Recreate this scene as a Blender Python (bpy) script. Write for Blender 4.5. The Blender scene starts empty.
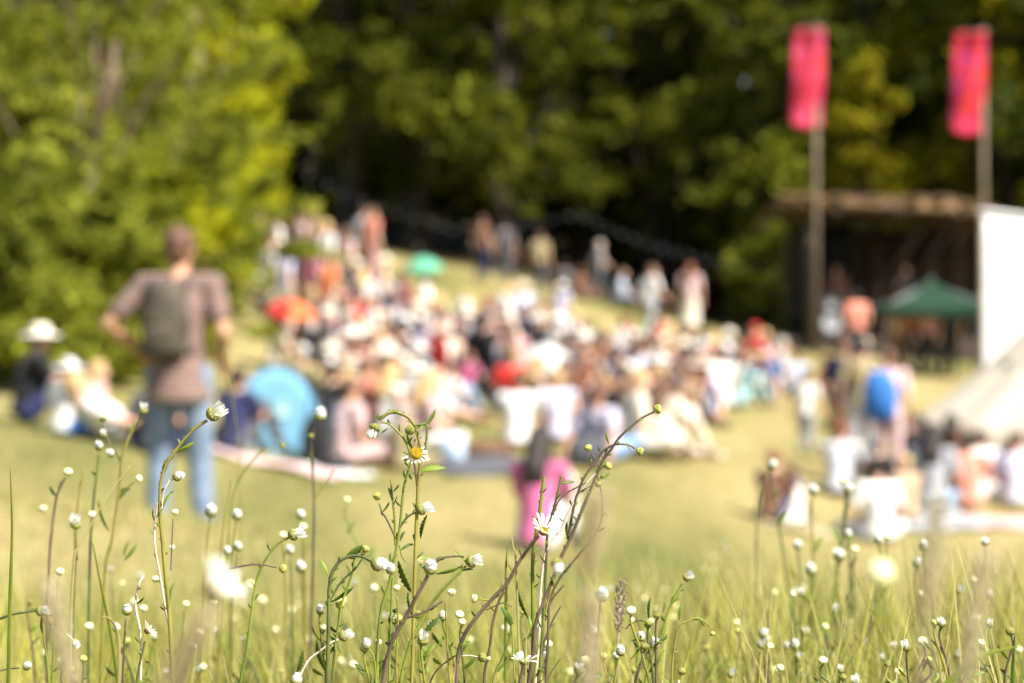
import bpy, bmesh, math, random
import numpy as np
from mathutils import Vector, Matrix

# ------------------------------------------------------------------ camera, light, exposure
scene = bpy.context.scene
COL = scene.collection
F = 2418.0                      # focal length in pixels of a 1024 px wide frame (85 mm lens)
cam_d = bpy.data.cameras.new('camera')
cam = bpy.data.objects.new('camera', cam_d); COL.objects.link(cam)
cam_d.sensor_width = 36.0; cam_d.lens = F/1024*36
cam_d.clip_start = 0.05; cam_d.clip_end = 3000
cam.rotation_euler = (math.radians(90), 0, 0)
cam_d.dof.use_dof = True
cam_d.dof.focus_distance = 1.55
cam_d.dof.aperture_fstop = 7.5
cam_d.dof.aperture_blades = 0
scene.camera = cam

TO_SUN = Vector((0.50, -0.40, 0.76)).normalized()
EL = math.asin(TO_SUN.z); AZ = math.atan2(TO_SUN.x, TO_SUN.y)
world = bpy.data.worlds.new('World'); scene.world = world
world.use_nodes = True
nt = world.node_tree
sky = nt.nodes.new('ShaderNodeTexSky'); sky.sky_type = 'NISHITA'
sky.sun_disc = False; sky.sun_elevation = EL; sky.sun_rotation = AZ
sky.air_density = 1.0; sky.dust_density = 2.0; sky.ozone_density = 0.6
bg = nt.nodes['Background']; bg.inputs[1].default_value = 0.085
nt.links.new(sky.outputs[0], bg.inputs[0])
sun_d = bpy.data.lights.new('sun', 'SUN'); sun_d.energy = 5.0; sun_d.angle = math.radians(0.53)
sun_d.color = (1.0, 0.955, 0.87)
sun = bpy.data.objects.new('sun', sun_d); COL.objects.link(sun)
sun.rotation_euler = TO_SUN.to_track_quat('Z', 'Y').to_euler()
scene.view_settings.view_transform = 'Standard'
scene.view_settings.look = 'None'
scene.view_settings.exposure = 1.44
scene.view_settings.gamma = 1.0
scene.view_settings.use_curve_mapping = False
scene.cycles.max_bounces = 6; scene.cycles.diffuse_bounces = 3
scene.cycles.transmission_bounces = 3; scene.cycles.transparent_max_bounces = 6
scene.cycles.use_denoising = True
scene.cycles.sample_clamp_indirect = 6.0

rng = np.random.default_rng(7)
random.seed(7)

def P(px, py, d):
    return Vector(((px-512)/F*d, d, -(py-341.5)/F*d))

# ------------------------------------------------------------------ materials
MATS = {}
def nodes_of(name):
    m = bpy.data.materials.new(name); m.use_nodes = True
    n = m.node_tree
    return m, n, n.nodes['Principled BSDF'], n.nodes['Material Output']

def mat(name, c1, c2=None, scale=8.0, rough=0.75, transl=0.0, tcol=None, bump=0.0, bscale=60.0,
        island=False, spec=0.3, coord='Object', contrast=(0.35, 0.65), sheen=0.0):
    if name in MATS: return MATS[name]
    m, n, b, out = nodes_of(name)
    L = n.links.new
    b.inputs['Roughness'].default_value = rough
    b.inputs['Specular IOR Level'].default_value = spec
    if sheen: b.inputs['Sheen Weight'].default_value = sheen
    tc = n.nodes.new('ShaderNodeTexCoord')
    if c2 is None: c2 = tuple(x*0.82 for x in c1)
    noise = n.nodes.new('ShaderNodeTexNoise'); noise.inputs['Scale'].default_value = scale
    noise.inputs['Detail'].default_value = 4
    L(tc.outputs[coord], noise.inputs['Vector'])
    ramp = n.nodes.new('ShaderNodeValToRGB')
    ramp.color_ramp.elements[0].position = contrast[0]; ramp.color_ramp.elements[1].position = contrast[1]
    ramp.color_ramp.elements[0].color = (*c2, 1); ramp.color_ramp.elements[1].color = (*c1, 1)
    if island:
        geo = n.nodes.new('ShaderNodeNewGeometry')
        mx = n.nodes.new('ShaderNodeMath'); mx.operation = 'ADD'
        sc = n.nodes.new('ShaderNodeMath'); sc.operation = 'MULTIPLY_ADD'
        sc.inputs[1].default_value = 0.4; sc.inputs[2].default_value = -0.2
        L(geo.outputs['Random Per Island'], sc.inputs[0])
        L(noise.outputs['Fac'], mx.inputs[0]); L(sc.outputs[0], mx.inputs[1])
        L(mx.outputs[0], ramp.inputs['Fac'])
    else:
        L(noise.outputs['Fac'], ramp.inputs['Fac'])
    L(ramp.outputs['Color'], b.inputs['Base Color'])
    if bump:
        n2 = n.nodes.new('ShaderNodeTexNoise'); n2.inputs['Scale'].default_value = bscale
        L(tc.outputs[coord], n2.inputs['Vector'])
        bp = n.nodes.new('ShaderNodeBump'); bp.inputs['Strength'].default_value = bump
        bp.inputs['Distance'].default_value = 0.02
        L(n2.outputs['Fac'], bp.inputs['Height']); L(bp.outputs[0], b.inputs['Normal'])
    if transl:
        t = n.nodes.new('ShaderNodeBsdfTranslucent')
        if tcol is None: L(ramp.outputs['Color'], t.inputs['Color'])
        else: t.inputs['Color'].default_value = (*tcol, 1)
        mix = n.nodes.new('ShaderNodeMixShader'); mix.inputs[0].default_value = transl
        L(b.outputs[0], mix.inputs[1]); L(t.outputs[0], mix.inputs[2]); L(mix.outputs[0], out.inputs[0])
    MATS[name] = m
    return m

def cloth(name, c, transl=0.0):
    return mat('cloth_'+name, c, tuple(x*0.86 for x in c), scale=9, rough=0.9, bump=0.35, bscale=14, transl=transl, sheen=0.1, spec=0.15)

# ------------------------------------------------------------------ mesh helpers
def link_mesh(name, me, parent=None, material=None, smooth=True):
    o = bpy.data.objects.new(name, me); COL.objects.link(o)
    if material is not None:
        me.materials.clear(); me.materials.append(material)
    if parent is not None: o.parent = parent
    return o

def from_arrays(name, verts, quads, smooth=False):
    verts = np.asarray(verts, dtype=np.float32).reshape(-1, 3); quads = np.asarray(quads, dtype=np.int32)
    me = bpy.data.meshes.new(name)
    k = quads.shape[1]
    me.vertices.add(len(verts)); me.vertices.foreach_set('co', verts.ravel())
    me.loops.add(quads.size); me.loops.foreach_set('vertex_index', quads.ravel())
    me.polygons.add(len(quads))
    me.polygons.foreach_set('loop_start', np.arange(0, quads.size, k, dtype=np.int32))
    if smooth: me.polygons.foreach_set('use_smooth', np.ones(len(quads), dtype=bool))
    me.update(calc_edges=True); me.validate()
    return me

class MB:
    """collects simple solids into one mesh"""
    def __init__(self): self.bm = bmesh.new()
    def box(self, c, size, rot=None, bevel=0.0):
        M = Matrix.Translation(Vector(c))
        if rot is not None: M = M @ rot.to_4x4()
        M = M @ Matrix.Diagonal((size[0], size[1], size[2], 1))
        r = bmesh.ops.create_cube(self.bm, size=1.0, matrix=M)
        if bevel:
            es = list({e for v in r['verts'] for e in v.link_edges})
            bmesh.ops.bevel(self.bm, geom=es, offset=bevel, segments=2, affect='EDGES', profile=0.6)
        return self
    def ell(self, c, r, rot=None, sub=2):
        if isinstance(r, (int, float)): r = (r, r, r)
        M = Matrix.Translation(Vector(c))
        if rot is not None: M = M @ rot.to_4x4()
        M = M @ Matrix.Diagonal((r[0], r[1], r[2], 1))
        bmesh.ops.create_icosphere(self.bm, subdivisions=sub, radius=1.0, matrix=M)
        return self
    def bar(self, a, b, r1, r2=None, seg=12, caps=True, balls=False):
        a = Vector(a); b = Vector(b); r2 = r1 if r2 is None else r2
        d = b-a
        if d.length < 1e-6: return self
        q = d.to_track_quat('Z', 'Y').to_matrix().to_4x4()
        M = Matrix.Translation((a+b)/2) @ q
        bmesh.ops.create_cone(self.bm, cap_ends=caps, segments=seg, radius1=r1, radius2=r2, depth=d.length, matrix=M)
        if balls:
            self.ell(a, r1); self.ell(b, r2)
        return self
    def path(self, pts, radii, seg=8, caps=True):
        pts = [Vector(p) for p in pts]; n = len(pts)
        if isinstance(radii, (int, float)): radii = [radii]*n
        rings = []
        ref = None
        for i, p in enumerate(pts):
            t = (pts[min(i+1, n-1)]-pts[max(i-1, 0)])
            if t.length < 1e-9: t = Vector((0, 0, 1))
            t.normalize()
            if ref is None:
                ref = Vector((1, 0, 0)) if abs(t.x) < 0.8 else Vector((0, 1, 0))
            u = (ref - t*ref.dot(t)).normalized(); v = t.cross(u); ref = u
            rings.append([self.bm.verts.new(p + (u*math.cos(2*math.pi*k/seg)+v*math.sin(2*math.pi*k/seg))*radii[i]) for k in range(seg)])
        for a, b in zip(rings, rings[1:]):
            for k in range(seg):
                self.bm.faces.new((a[k], a[(k+1) % seg], b[(k+1) % seg], b[k]))
        if caps:
            self.bm.faces.new(list(reversed(rings[0]))); self.bm.faces.new(rings[-1])
        return self
    def lathe(self, prof, c=(0, 0, 0), seg=24, rot=None):
        c = Vector(c); rings = []
        for r, z in prof:
            ring = []
            for k in range(seg):
                a = 2*math.pi*k/seg
                v = Vector((r*math.cos(a), r*math.sin(a), z))
                if rot is not None: v = rot @ v
                ring.append(self.bm.verts.new(c+v))
            rings.append(ring)
        for a, b in zip(rings, rings[1:]):
            for k in range(seg):
                self.bm.faces.new((a[k], a[(k+1) % seg], b[(k+1) % seg], b[k]))
        return self
    def poly(self, pts):
        self.bm.faces.new([self.bm.verts.new(Vector(p)) for p in pts]); return self
    def grid(self, fn, nu, nv):
        vs = [[self.bm.verts.new(Vector(fn(i/nu, j/nv))) for j in range(nv+1)] for i in range(nu+1)]
        for i in range(nu):
            for j in range(nv):
                self.bm.faces.new((vs[i][j], vs[i+1][j], vs[i+1][j+1], vs[i][j+1]))
        return self
    def mesh(self, name, smooth=True):
        bmesh.ops.recalc_face_normals(self.bm, faces=self.bm.faces)
        me = bpy.data.meshes.new(name)
        self.bm.to_mesh(me); self.bm.free()
        if smooth: me.polygons.foreach_set('use_smooth', [True]*len(me.polygons))
        return me
    def build(self, name, material, parent=None, smooth=True, solid=0.0):
        me = self.mesh(name, smooth)
        o = link_mesh(name, me, parent, material)
        if solid:
            s = o.modifiers.new('solid', 'SOLIDIFY'); s.thickness = solid; s.offset = 0
        return o

def remesh(mb, name, voxel=0.012, smooth=4):
    me = mb.mesh(name)
    o = bpy.data.objects.new('tmp', me); COL.objects.link(o)
    r = o.modifiers.new('r', 'REMESH'); r.mode = 'VOXEL'; r.voxel_size = voxel; r.use_smooth_shade = True
    if smooth:
        s = o.modifiers.new('s', 'SMOOTH'); s.factor = 0.5; s.iterations = smooth
    dg = bpy.context.evaluated_depsgraph_get(); dg.update()
    out = bpy.data.meshes.new_from_object(o.evaluated_get(dg))
    out.name = name
    bpy.data.objects.remove(o); bpy.data.meshes.remove(me)
    out.polygons.foreach_set('use_smooth', [True]*len(out.polygons))
    return out

def thing(name, label, cat, loc=(0, 0, 0), rotz=0.0, group=None, scale=1.0):
    o = bpy.data.objects.new(name, None); COL.objects.link(o)
    o.empty_display_size = 0.1
    o.location = loc; o.rotation_euler = (0, 0, rotz)
    if scale != 1.0: o.scale = (scale,)*3
    return tag(o, label, cat, group)
def tag(o, label=None, cat=None, group=None, kind=None):
    if label: o['label'] = label
    if cat: o['category'] = cat
    if group: o['group'] = group
    if kind: o['kind'] = kind
    return o

# ------------------------------------------------------------------ terrain
# control points: x, distance, height (camera is at height 0)
def cp(px, py, d): return ((px-512)/F*d, d, -(py-341.5)/F*d)
CP = [(0, 0, -.50), (-1.5, 0, -.46), (1.5, 0, -.55), (0, -6, -.4), (-8, 0, -.2), (8, 0, -.9), (0, 3, -.62), (-1, 3, -.58), (1, 3, -.68),
      (0, 5, -.76), (-1.2, 5, -.68), (1.3, 5, -.88), (-8, 8, -.3), (8, 8, -1.4), (-20, 10, 1), (20, 10, -3), (-20, 0, .6), (20, 0, -2), (-20,-20,1),(20,-20,-1.5),
      cp(190, 508, 8.6), cp(40, 500, 9.0), (.3, 8, -1.0), (1.6, 8, -1.13),
      cp(185, 557, 12.9), cp(190, 532, 14.8), cp(60, 545, 13), cp(150, 458, 20), cp(80, 428, 22), cp(20, 400, 27), cp(150, 395, 28),
      cp(300, 500, 19), cp(600, 609, 12), cp(545, 556, 18.6), cp(600, 506, 24), cp(650, 460, 28), cp(900, 655, 10), cp(900, 603, 18), cp(880, 541, 25.5),
      cp(885, 492, 29), cp(900, 451, 35), cp(1000, 478, 33), cp(1000, 435, 41), cp(900, 377, 50), cp(1000, 516, 27), (10, 20, -2.4), (13, 30, -2.6), (15, 42, -1.6), (18, 60, -.5),
      cp(800, 450, 35.5), cp(800, 400, 43), cp(800, 345, 60), cp(800, 330, 70), cp(690, 334, 65), cp(750, 315, 76), cp(620, 292, 72),
      cp(650, 402, 38), cp(560, 345, 48), cp(500, 330, 50), cp(450, 268, 66), cp(400, 470, 27), cp(400, 400, 35), cp(400, 341, 44), cp(400, 285, 54),
      cp(300, 464, 27), cp(300, 400, 34), cp(300, 341, 42), cp(300, 287, 51), cp(300, 258, 62), cp(210, 380, 33), cp(200, 290, 45),
      (-14, 30, .6), (-16, 50, 2.5), (-20, 75, 6), (-8, 80, 4.0), (2, 84, 3.2), (12, 88, 2.0), (25, 80, 1.5), (0, 110, 6.5), (-40, 110, 11), (40, 110, 6),
      (0, 170, 16), (-60, 60, 7), (60, 60, -1), (60, 0, -5), (-60, 0, 4), (60,-60,-5), (-60,-60,3), (0, -60, -1), (-90, 200, 24), (90, 200, 14)]
CP = np.array(CP, dtype=float)
def _warp(x, y): return np.stack([x/6.0, y/10.0], -1)
_Q = _warp(CP[:, 0], CP[:, 1])
def _tps(r2): return 0.5*r2*np.log(r2+1e-9)
_n = len(CP)
_A = np.zeros((_n+3, _n+3))
_A[:_n, :_n] = _tps(((_Q[:, None]-_Q[None])**2).sum(-1)) + np.eye(_n)*0.02
_A[:_n, _n:] = np.c_[np.ones(_n), _Q]; _A[_n:, :_n] = _A[:_n, _n:].T
_W = np.linalg.solve(_A, np.r_[CP[:, 2], 0, 0, 0])
def gz(x, y):
    x = np.clip(np.asarray(x, float), -95, 95); y = np.clip(np.asarray(y, float), -60, 210)
    q = _warp(x, y)
    r2 = ((q[..., None, :]-_Q)**2).sum(-1)
    return _tps(r2) @ _W[:_n] + _W[_n] + q @ _W[_n+1:]
def G(x, y): return float(gz(np.array([x]), np.array([y]))[0])
def at(px, py, dmin=9.0, dmax=90.0):
    """point of the ground that shows at this pixel"""
    d = np.arange(dmin, dmax, 0.1)
    x = (px-512)/F*d; z = -(py-341.5)/F*d
    h = gz(x, d)
    k = np.nonzero(h >= z)[0]
    i = k[0] if len(k) else len(d)-1
    return Vector((x[i], d[i], h[i]))
def on(px, d):
    x = (px-512)/F*d
    return Vector((x, d, G(x, d)))

# ground sheet
u = np.linspace(-1, 1, 161); xs = np.sign(u)*(np.abs(u)**2.6*600 + np.abs(u)*14)
v = np.linspace(0, 1, 220); ys = -100 + 0*v
ys = np.concatenate([np.linspace(-200, -6, 14), np.arange(-5, 12, .35), np.arange(12, 80, 1.0), np.linspace(81, 130, 25), np.linspace(140, 1200, 25)])
X, Y = np.meshgrid(xs, ys, indexing='ij')
Z = gz(X, Y)
Z = Z + 0.018*np.sin(X*1.7+Y*.9)*np.cos(Y*1.3-X*.6)
Z = Z + np.clip((Y-200), 0, None)*0.03
nx, ny = X.shape
idx = np.arange(nx*ny).reshape(nx, ny)
quads = np.stack([idx[:-1, :-1], idx[1:, :-1], idx[1:, 1:], idx[:-1, 1:]], -1).reshape(-1, 4)
me = from_arrays('ground', np.stack([X, Y, Z], -1).reshape(-1, 3), quads, smooth=True)
def ground_mat():
    m, n, b, out = nodes_of('meadow_ground'); L = n.links.new
    b.inputs['Roughness'].default_value = 0.95; b.inputs['Specular IOR Level'].default_value = 0.1
    tc = n.nodes.new('ShaderNodeTexCoord')
    def nz(scale, detail=5, stretch=None):
        k = n.nodes.new('ShaderNodeTexNoise'); k.inputs['Scale'].default_value = scale; k.inputs['Detail'].default_value = detail
        if stretch:
            mp = n.nodes.new('ShaderNodeMapping'); mp.inputs['Scale'].default_value = stretch
            L(tc.outputs['Object'], mp.inputs[0]); L(mp.outputs[0], k.inputs['Vector'])
        else: L(tc.outputs['Object'], k.inputs['Vector'])
        return k
    r = n.nodes.new('ShaderNodeValToRGB'); e = r.color_ramp.elements
    e[0].position = .34; e[0].color = (.115, .118, .032, 1)
    e[1].position = .66; e[1].color = (.330, .262, .118, 1)
    x = e.new(.48); x.color = (.230, .198, .075, 1)
    L(nz(.42, 8, (1, .22, 1)).outputs['Fac'], r.inputs['Fac'])
    r2 = n.nodes.new('ShaderNodeValToRGB'); e = r2.color_ramp.elements
    e[0].position = .3; e[0].color = (.42, .46, .38, 1); e[1].position = .7; e[1].color = (1.1, 1.1, 1.1, 1)
    L(nz(9, 8).outputs['Fac'], r2.inputs['Fac'])
    mu = n.nodes.new('ShaderNodeMixRGB'); mu.blend_type = 'MULTIPLY'; mu.inputs[0].default_value = .8
    L(r.outputs[0], mu.inputs[1]); L(r2.outputs[0], mu.inputs[2]); 
    # leaf litter under the wood, darkened to paint its shade, with a ragged border
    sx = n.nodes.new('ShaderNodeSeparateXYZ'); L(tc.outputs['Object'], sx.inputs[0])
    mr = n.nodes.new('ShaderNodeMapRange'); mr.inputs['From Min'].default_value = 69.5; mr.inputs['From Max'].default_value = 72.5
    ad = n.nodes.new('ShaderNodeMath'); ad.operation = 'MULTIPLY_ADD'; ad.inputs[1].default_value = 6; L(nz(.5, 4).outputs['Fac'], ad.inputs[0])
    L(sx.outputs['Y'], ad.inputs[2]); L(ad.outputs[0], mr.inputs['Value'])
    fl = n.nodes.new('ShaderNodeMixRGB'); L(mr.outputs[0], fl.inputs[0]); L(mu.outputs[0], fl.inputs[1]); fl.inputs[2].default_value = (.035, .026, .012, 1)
    L(fl.outputs[0], b.inputs['Base Color'])
    bp = n.nodes.new('ShaderNodeBump'); bp.inputs['Strength'].default_value = .7; bp.inputs['Distance'].default_value = .05
    L(nz(25, 6).outputs['Fac'], bp.inputs['Height']); L(bp.outputs[0], b.inputs['Normal'])
    return m
g = link_mesh('ground', me, None, ground_mat()); tag(g, kind='structure')

# ------------------------------------------------------------------ trees
BARK = mat('bark', (.060, .046, .032), (.03, .024, .016), scale=12, rough=.95, bump=.6, bscale=40)
BARKL = mat('bark_pale', (.25, .18, .12), (.12, .085, .06), scale=10, rough=.95, bump=.5, bscale=40)
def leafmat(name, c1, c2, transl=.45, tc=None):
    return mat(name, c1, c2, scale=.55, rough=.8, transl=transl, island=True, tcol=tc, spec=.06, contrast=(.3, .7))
LEAF = {  # lit and dark: leaf colours painted for sunlit boughs and shaded wood
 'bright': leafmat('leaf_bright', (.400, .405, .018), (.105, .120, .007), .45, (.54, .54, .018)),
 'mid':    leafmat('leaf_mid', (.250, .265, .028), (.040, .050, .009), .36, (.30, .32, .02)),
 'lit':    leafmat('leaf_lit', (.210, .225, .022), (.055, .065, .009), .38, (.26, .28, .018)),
 'dark':   leafmat('leaf_shaded', (.052, .064, .009), (.018, .024, .004), .34, (.075, .09, .007)),
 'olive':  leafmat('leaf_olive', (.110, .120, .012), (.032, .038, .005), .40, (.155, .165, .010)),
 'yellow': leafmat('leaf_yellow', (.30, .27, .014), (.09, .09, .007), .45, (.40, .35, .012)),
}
def leaf_cloud(centers, radii, per, size, squash=.75, r=None):
    """little leaf faces in clumps round the given centres"""
    r = r or rng
    centers = np.asarray(centers, float); n = len(centers)*per
    c = np.repeat(centers, per, 0); rad = np.repeat(np.asarray(radii, float), per)
    off = r.normal(size=(n, 3)); off /= np.linalg.norm(off, axis=1)[:, None]
    off *= (r.random(n)**.45)[:, None]*rad[:, None]*.62; off[:, 2] *= squash
    ax = r.normal(size=(len(centers), 3)); ax[:, 2] = ax[:, 2]*.6-.35; ax /= np.linalg.norm(ax, axis=1)[:, None]
    off += np.repeat(ax, per, 0)*((r.random(n)*2-1)*1.25*rad)[:, None]      # sprays, longer than wide
    p = c+off
    nrm = r.normal(size=(n, 3))*.8 + off/(rad[:, None]+1e-6)*.6 + np.array([0, 0, .55])
    nrm /= np.linalg.norm(nrm, axis=1)[:, None]
    t = np.cross(nrm, r.normal(size=(n, 3))); t /= np.linalg.norm(t, axis=1)[:, None]
    b = np.cross(nrm, t)
    s = size*(.6+.8*r.random(n))[:, None]
    v = np.stack([p-t*s, p-b*s*.55+nrm*s*.12, p+t*s, p+b*s*.55+nrm*s*.12], 1)
    return v.reshape(-1, 3), np.arange(n*4).reshape(-1, 4)

def limb_path(a, b, sag, n=5):
    a = Vector(a); b = Vector(b); out = []
    for i in range(n+1):
        t = i/n
        p = a.lerp(b, t)
        p.z += sag*math.sin(math.pi*t)
        p += Vector((random.uniform(-1, 1), random.uniform(-1, 1), random.uniform(-1, 1)))*(b-a).length*.025*math.sin(math.pi*t)
        out.append(p)
    return out

def tree(name, label, loc, h, spread, leafkey, cat='tree', group=None, base=.18, per=90, nclump=90, leaf=.16,
         lean=(0, 0), trunk_r=None, bark=None, droop=0.0, limbs=9, clump_r=None, shape=1.0, cat_trunk='trunk'):
    """tapered trunk with limbs; crown of leaf clumps reached by the limbs, uneven outline"""
    t = thing(name, label, cat, loc, 0, group)
    tr = trunk_r or h*.022
    bark = bark or BARK
    top = Vector((lean[0], lean[1], h*.86))
    tp = [Vector((0, 0, -.35))]+[Vector((0, 0, 0)).lerp(top, i/7)+Vector((random.uniform(-1, 1), random.uniform(-1, 1), 0))*h*.012 for i in range(8)]
    trk = MB(); trk.path(tp, [tr*1.5]+[tr*(1.25-1.1*i/7) for i in range(8)], seg=10)
    # lobes of the crown
    lobes = []
    for i in range(limbs):
        f = base + (1-base)*((i+.5)/limbs)
        prof = math.sin(math.pi*min(1, (f-base)/(1-base)*.80+.18))**.7
        a = i*2.399+random.uniform(-.5, .5)
        rr = spread*prof*random.uniform(.45, .95)*shape
        c = Vector((math.cos(a)*rr, math.sin(a)*rr, h*f)) + Vector((lean[0], lean[1], 0))*f
        c.z -= droop*rr
        lobes.append((c, spread*random.uniform(.30, .48)*(.6+.5*prof)))
        k = max(1, min(7, int((f-.12)*7)))
        start = tp[k]
        trk.path(limb_path(start, c, h*.02), [tr*.42, tr*.36, tr*.3, tr*.22, tr*.15, tr*.06], seg=7)
    cr = clump_r or spread*.16
    cs = []; rs = []
    for j in range(nclump):
        c, R = lobes[j % len(lobes)]
        o = rng.normal(size=3); o /= np.linalg.norm(o); o *= R*(rng.random()**.35)*1.15
        o[2] *= .8
        q = Vector(c)+Vector(o)
        if q.z < .12: q.z = .12+abs(q.z)*.2
        cs.append(q); rs.append(cr*(.55+.9*rng.random()))
        if j % 3 == 0:
            trk.path(limb_path(c, q, 0, 3), [tr*.12, tr*.09, tr*.06, tr*.03], seg=5)
    v, q = leaf_cloud(cs, rs, per, leaf)
    link_mesh('crown', from_arrays('crown', v, q), t, LEAF[leafkey])
    trk.build('trunk', bark, t)
    return t
# ---- trees at the left edge, near enough to tell their limbs
tree('tree', 'tall loose tree with bare tan limbs showing, at the left edge', on(52, 32), 8.6, 3.1, 'mid', base=.12, nclump=170, per=75, leaf=.075,
     lean=(1.6, .3), bark=BARKL, trunk_r=.085, limbs=12, clump_r=.33)
tree('tree', 'bright yellow-green tree in full sun behind the man with the backpack', on(190, 62), 13.0, 3.3, 'bright', base=.05, nclump=300, per=85, leaf=.085,
     lean=(.3, 0), bark=BARKL, trunk_r=.16, limbs=17, clump_r=.40, droop=.15)
tree('tree', 'olive-green tree standing between the bare-limbed tree and the bright tree', on(120, 41), 9.0, 2.6, 'mid', base=.1, nclump=150, per=90, leaf=.09,
     lean=(-.2, 0), bark=BARKL, trunk_r=.14, limbs=12, clump_r=.45)
tree('tree', 'shaded green tree rising behind the bare-limbed tree, cut by the left frame edge', on(-30, 42), 10, 3.0, 'olive', base=.1, nclump=130, per=80, leaf=.1, limbs=12, clump_r=.5)
for (px, d, h, s, k, lab) in [
    (12, 28, 2.0, 1.15, 'mid', 'dense green bush behind the cream sun hat at the left edge'),
    (82, 29.5, 2.4, 1.2, 'mid', 'rounded green bush behind the white hat and the pink head'),
    (150, 33, 2.7, 1.2, 'bright', 'leafy bush behind the standing man with the backpack'),
    (208, 46, 3.6, 1.5, 'bright', 'sunlit yellow-green bush beside the blue pop-up tent'),
    (218, 58, 3.6, 1.2, 'bright', 'small bright bush behind the red parasol, next to the standing onlookers')]:
    tree('bush', lab, on(px, d), h, s, k, cat='bush', base=.08, nclump=150, per=85, leaf=.06, trunk_r=.05, limbs=9, clump_r=.27, droop=.1)
# ---- the wood behind the meadow
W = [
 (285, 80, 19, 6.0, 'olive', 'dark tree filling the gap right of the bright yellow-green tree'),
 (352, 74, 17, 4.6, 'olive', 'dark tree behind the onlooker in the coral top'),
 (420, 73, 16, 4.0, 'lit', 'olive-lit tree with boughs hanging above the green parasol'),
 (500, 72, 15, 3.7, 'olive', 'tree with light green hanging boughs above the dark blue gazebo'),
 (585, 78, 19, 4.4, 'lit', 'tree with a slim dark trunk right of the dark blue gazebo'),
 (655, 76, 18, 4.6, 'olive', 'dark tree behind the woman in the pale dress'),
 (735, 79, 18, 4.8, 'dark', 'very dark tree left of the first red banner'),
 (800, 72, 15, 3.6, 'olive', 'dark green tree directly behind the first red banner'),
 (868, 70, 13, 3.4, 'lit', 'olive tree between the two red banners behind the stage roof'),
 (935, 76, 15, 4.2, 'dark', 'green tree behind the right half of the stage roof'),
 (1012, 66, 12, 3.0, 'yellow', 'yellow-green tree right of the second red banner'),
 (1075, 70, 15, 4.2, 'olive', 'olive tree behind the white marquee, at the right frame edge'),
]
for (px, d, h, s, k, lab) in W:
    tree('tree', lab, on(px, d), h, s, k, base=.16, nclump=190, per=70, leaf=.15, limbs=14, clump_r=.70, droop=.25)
tree('shrub', 'small golden-leaved shrub between the two red banners above the stage roof', on(862, 63), 7.3, 1.05, 'yellow', cat='shrub', base=.55, nclump=34, per=70, leaf=.12, limbs=8, clump_r=.42, trunk_r=.08)
tree('shrub', 'green shrub left of the stage, lit from the right', on(778, 68), 3.0, 1.2, 'mid', cat='shrub', base=.1, nclump=40, per=70, leaf=.09, limbs=8, clump_r=.4, trunk_r=.06)
# second rank and the far wood behind it
rank = [(230, 96), (320, 92), (400, 97), (470, 93), (545, 98), (620, 95), (700, 92), (775, 97), (850, 92), (925, 96), (1000, 93), (1080, 97), (150, 88), (60, 84), (-30, 80)]
for i, (px, d) in enumerate(rank):
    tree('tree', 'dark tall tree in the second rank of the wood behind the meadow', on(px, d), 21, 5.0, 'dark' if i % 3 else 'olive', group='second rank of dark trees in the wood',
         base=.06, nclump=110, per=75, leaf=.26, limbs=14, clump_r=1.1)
# trees added past the right edge to shade the trees behind the stage
for i, (x, y, h) in enumerate([(23, 76, 19), (29, 70, 21), (31, 84, 22), (24, 62, 17), (18.2, 64, 20), (21, 69, 22), (17.8, 73, 19), (19.5, 80, 20)]):
    tree('tree', 'tall tree added beyond the right edge to shade the wood', (x, y, G(x, y)), h, 5.4, 'dark', group='shade trees added beyond the right edge',
         base=.1, nclump=100, per=60, leaf=.3, limbs=13, clump_r=1.25)
cs = []; rs = []
for i in range(1500):
    x = rng.uniform(-62, 70); y = rng.uniform(104, 132)
    cs.append((x, y, G(x, y)+rng.uniform(.3, 24))); rs.append(rng.uniform(1.2, 2.4))
v, q = leaf_cloud(cs, rs, 42, .5)
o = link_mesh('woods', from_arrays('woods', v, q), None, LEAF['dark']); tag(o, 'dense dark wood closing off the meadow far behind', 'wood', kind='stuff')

cs = []; rs = []  # undergrowth added to darken the sunlit ground at the treeline
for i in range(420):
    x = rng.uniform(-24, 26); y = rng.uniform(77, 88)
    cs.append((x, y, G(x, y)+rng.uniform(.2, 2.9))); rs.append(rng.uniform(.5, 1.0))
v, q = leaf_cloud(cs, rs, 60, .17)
o = link_mesh('undergrowth', from_arrays('undergrowth', v, q), None, LEAF['dark']); tag(o, 'dark undergrowth added between the trunks to darken the bright wood floor', 'undergrowth', kind='stuff')

# ------------------------------------------------------------------ stage, banners, gazebos, tents
WOOD = mat('weathered_wood', (.22, .135, .06), (.08, .05, .03), scale=6, rough=.9, bump=.4, bscale=30)
WOODD = mat('dark_wood', (.075, .055, .04), (.04, .03, .022), scale=5, rough=.9, bump=.4, bscale=30)
BLACKM = mat('black_metal', (.02, .02, .022), rough=.5)
STEEL = mat('grey_metal', (.35, .35, .36), rough=.4)
def log(mb, a, b, r, seg=10): mb.bar(a, b, r, r*.92, seg)

s0 = on(880, 57.5); base = min(s0.z, on(980, 57).z)-.05
st = thing('stage', 'rustic timber open-air stage with thick log roof and brown backcloth', 'stage', (s0.x, s0.y, base))
m = MB(); m.box((0.3, 1.2, .30), (6.6, 4.6, .6), bevel=.02); 
for k in range(10): m.box((-2.8+k*.68, -1.115, .30), (.62, .03, .52))
m.build('deck', WOODD, st, smooth=False)
for x, y in ((-1.75, -1.0), (3.4, -1.0), (-1.75, 3.3), (3.4, 3.3), (.9, -1.0)):
    if x == .9: continue
    m = MB(); log(m, (x, y, 0), (x, y, 3.75 - (x+1.75)*.06 - (y+1)*.05), .13); m.build('post', WOODD, st)
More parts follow.
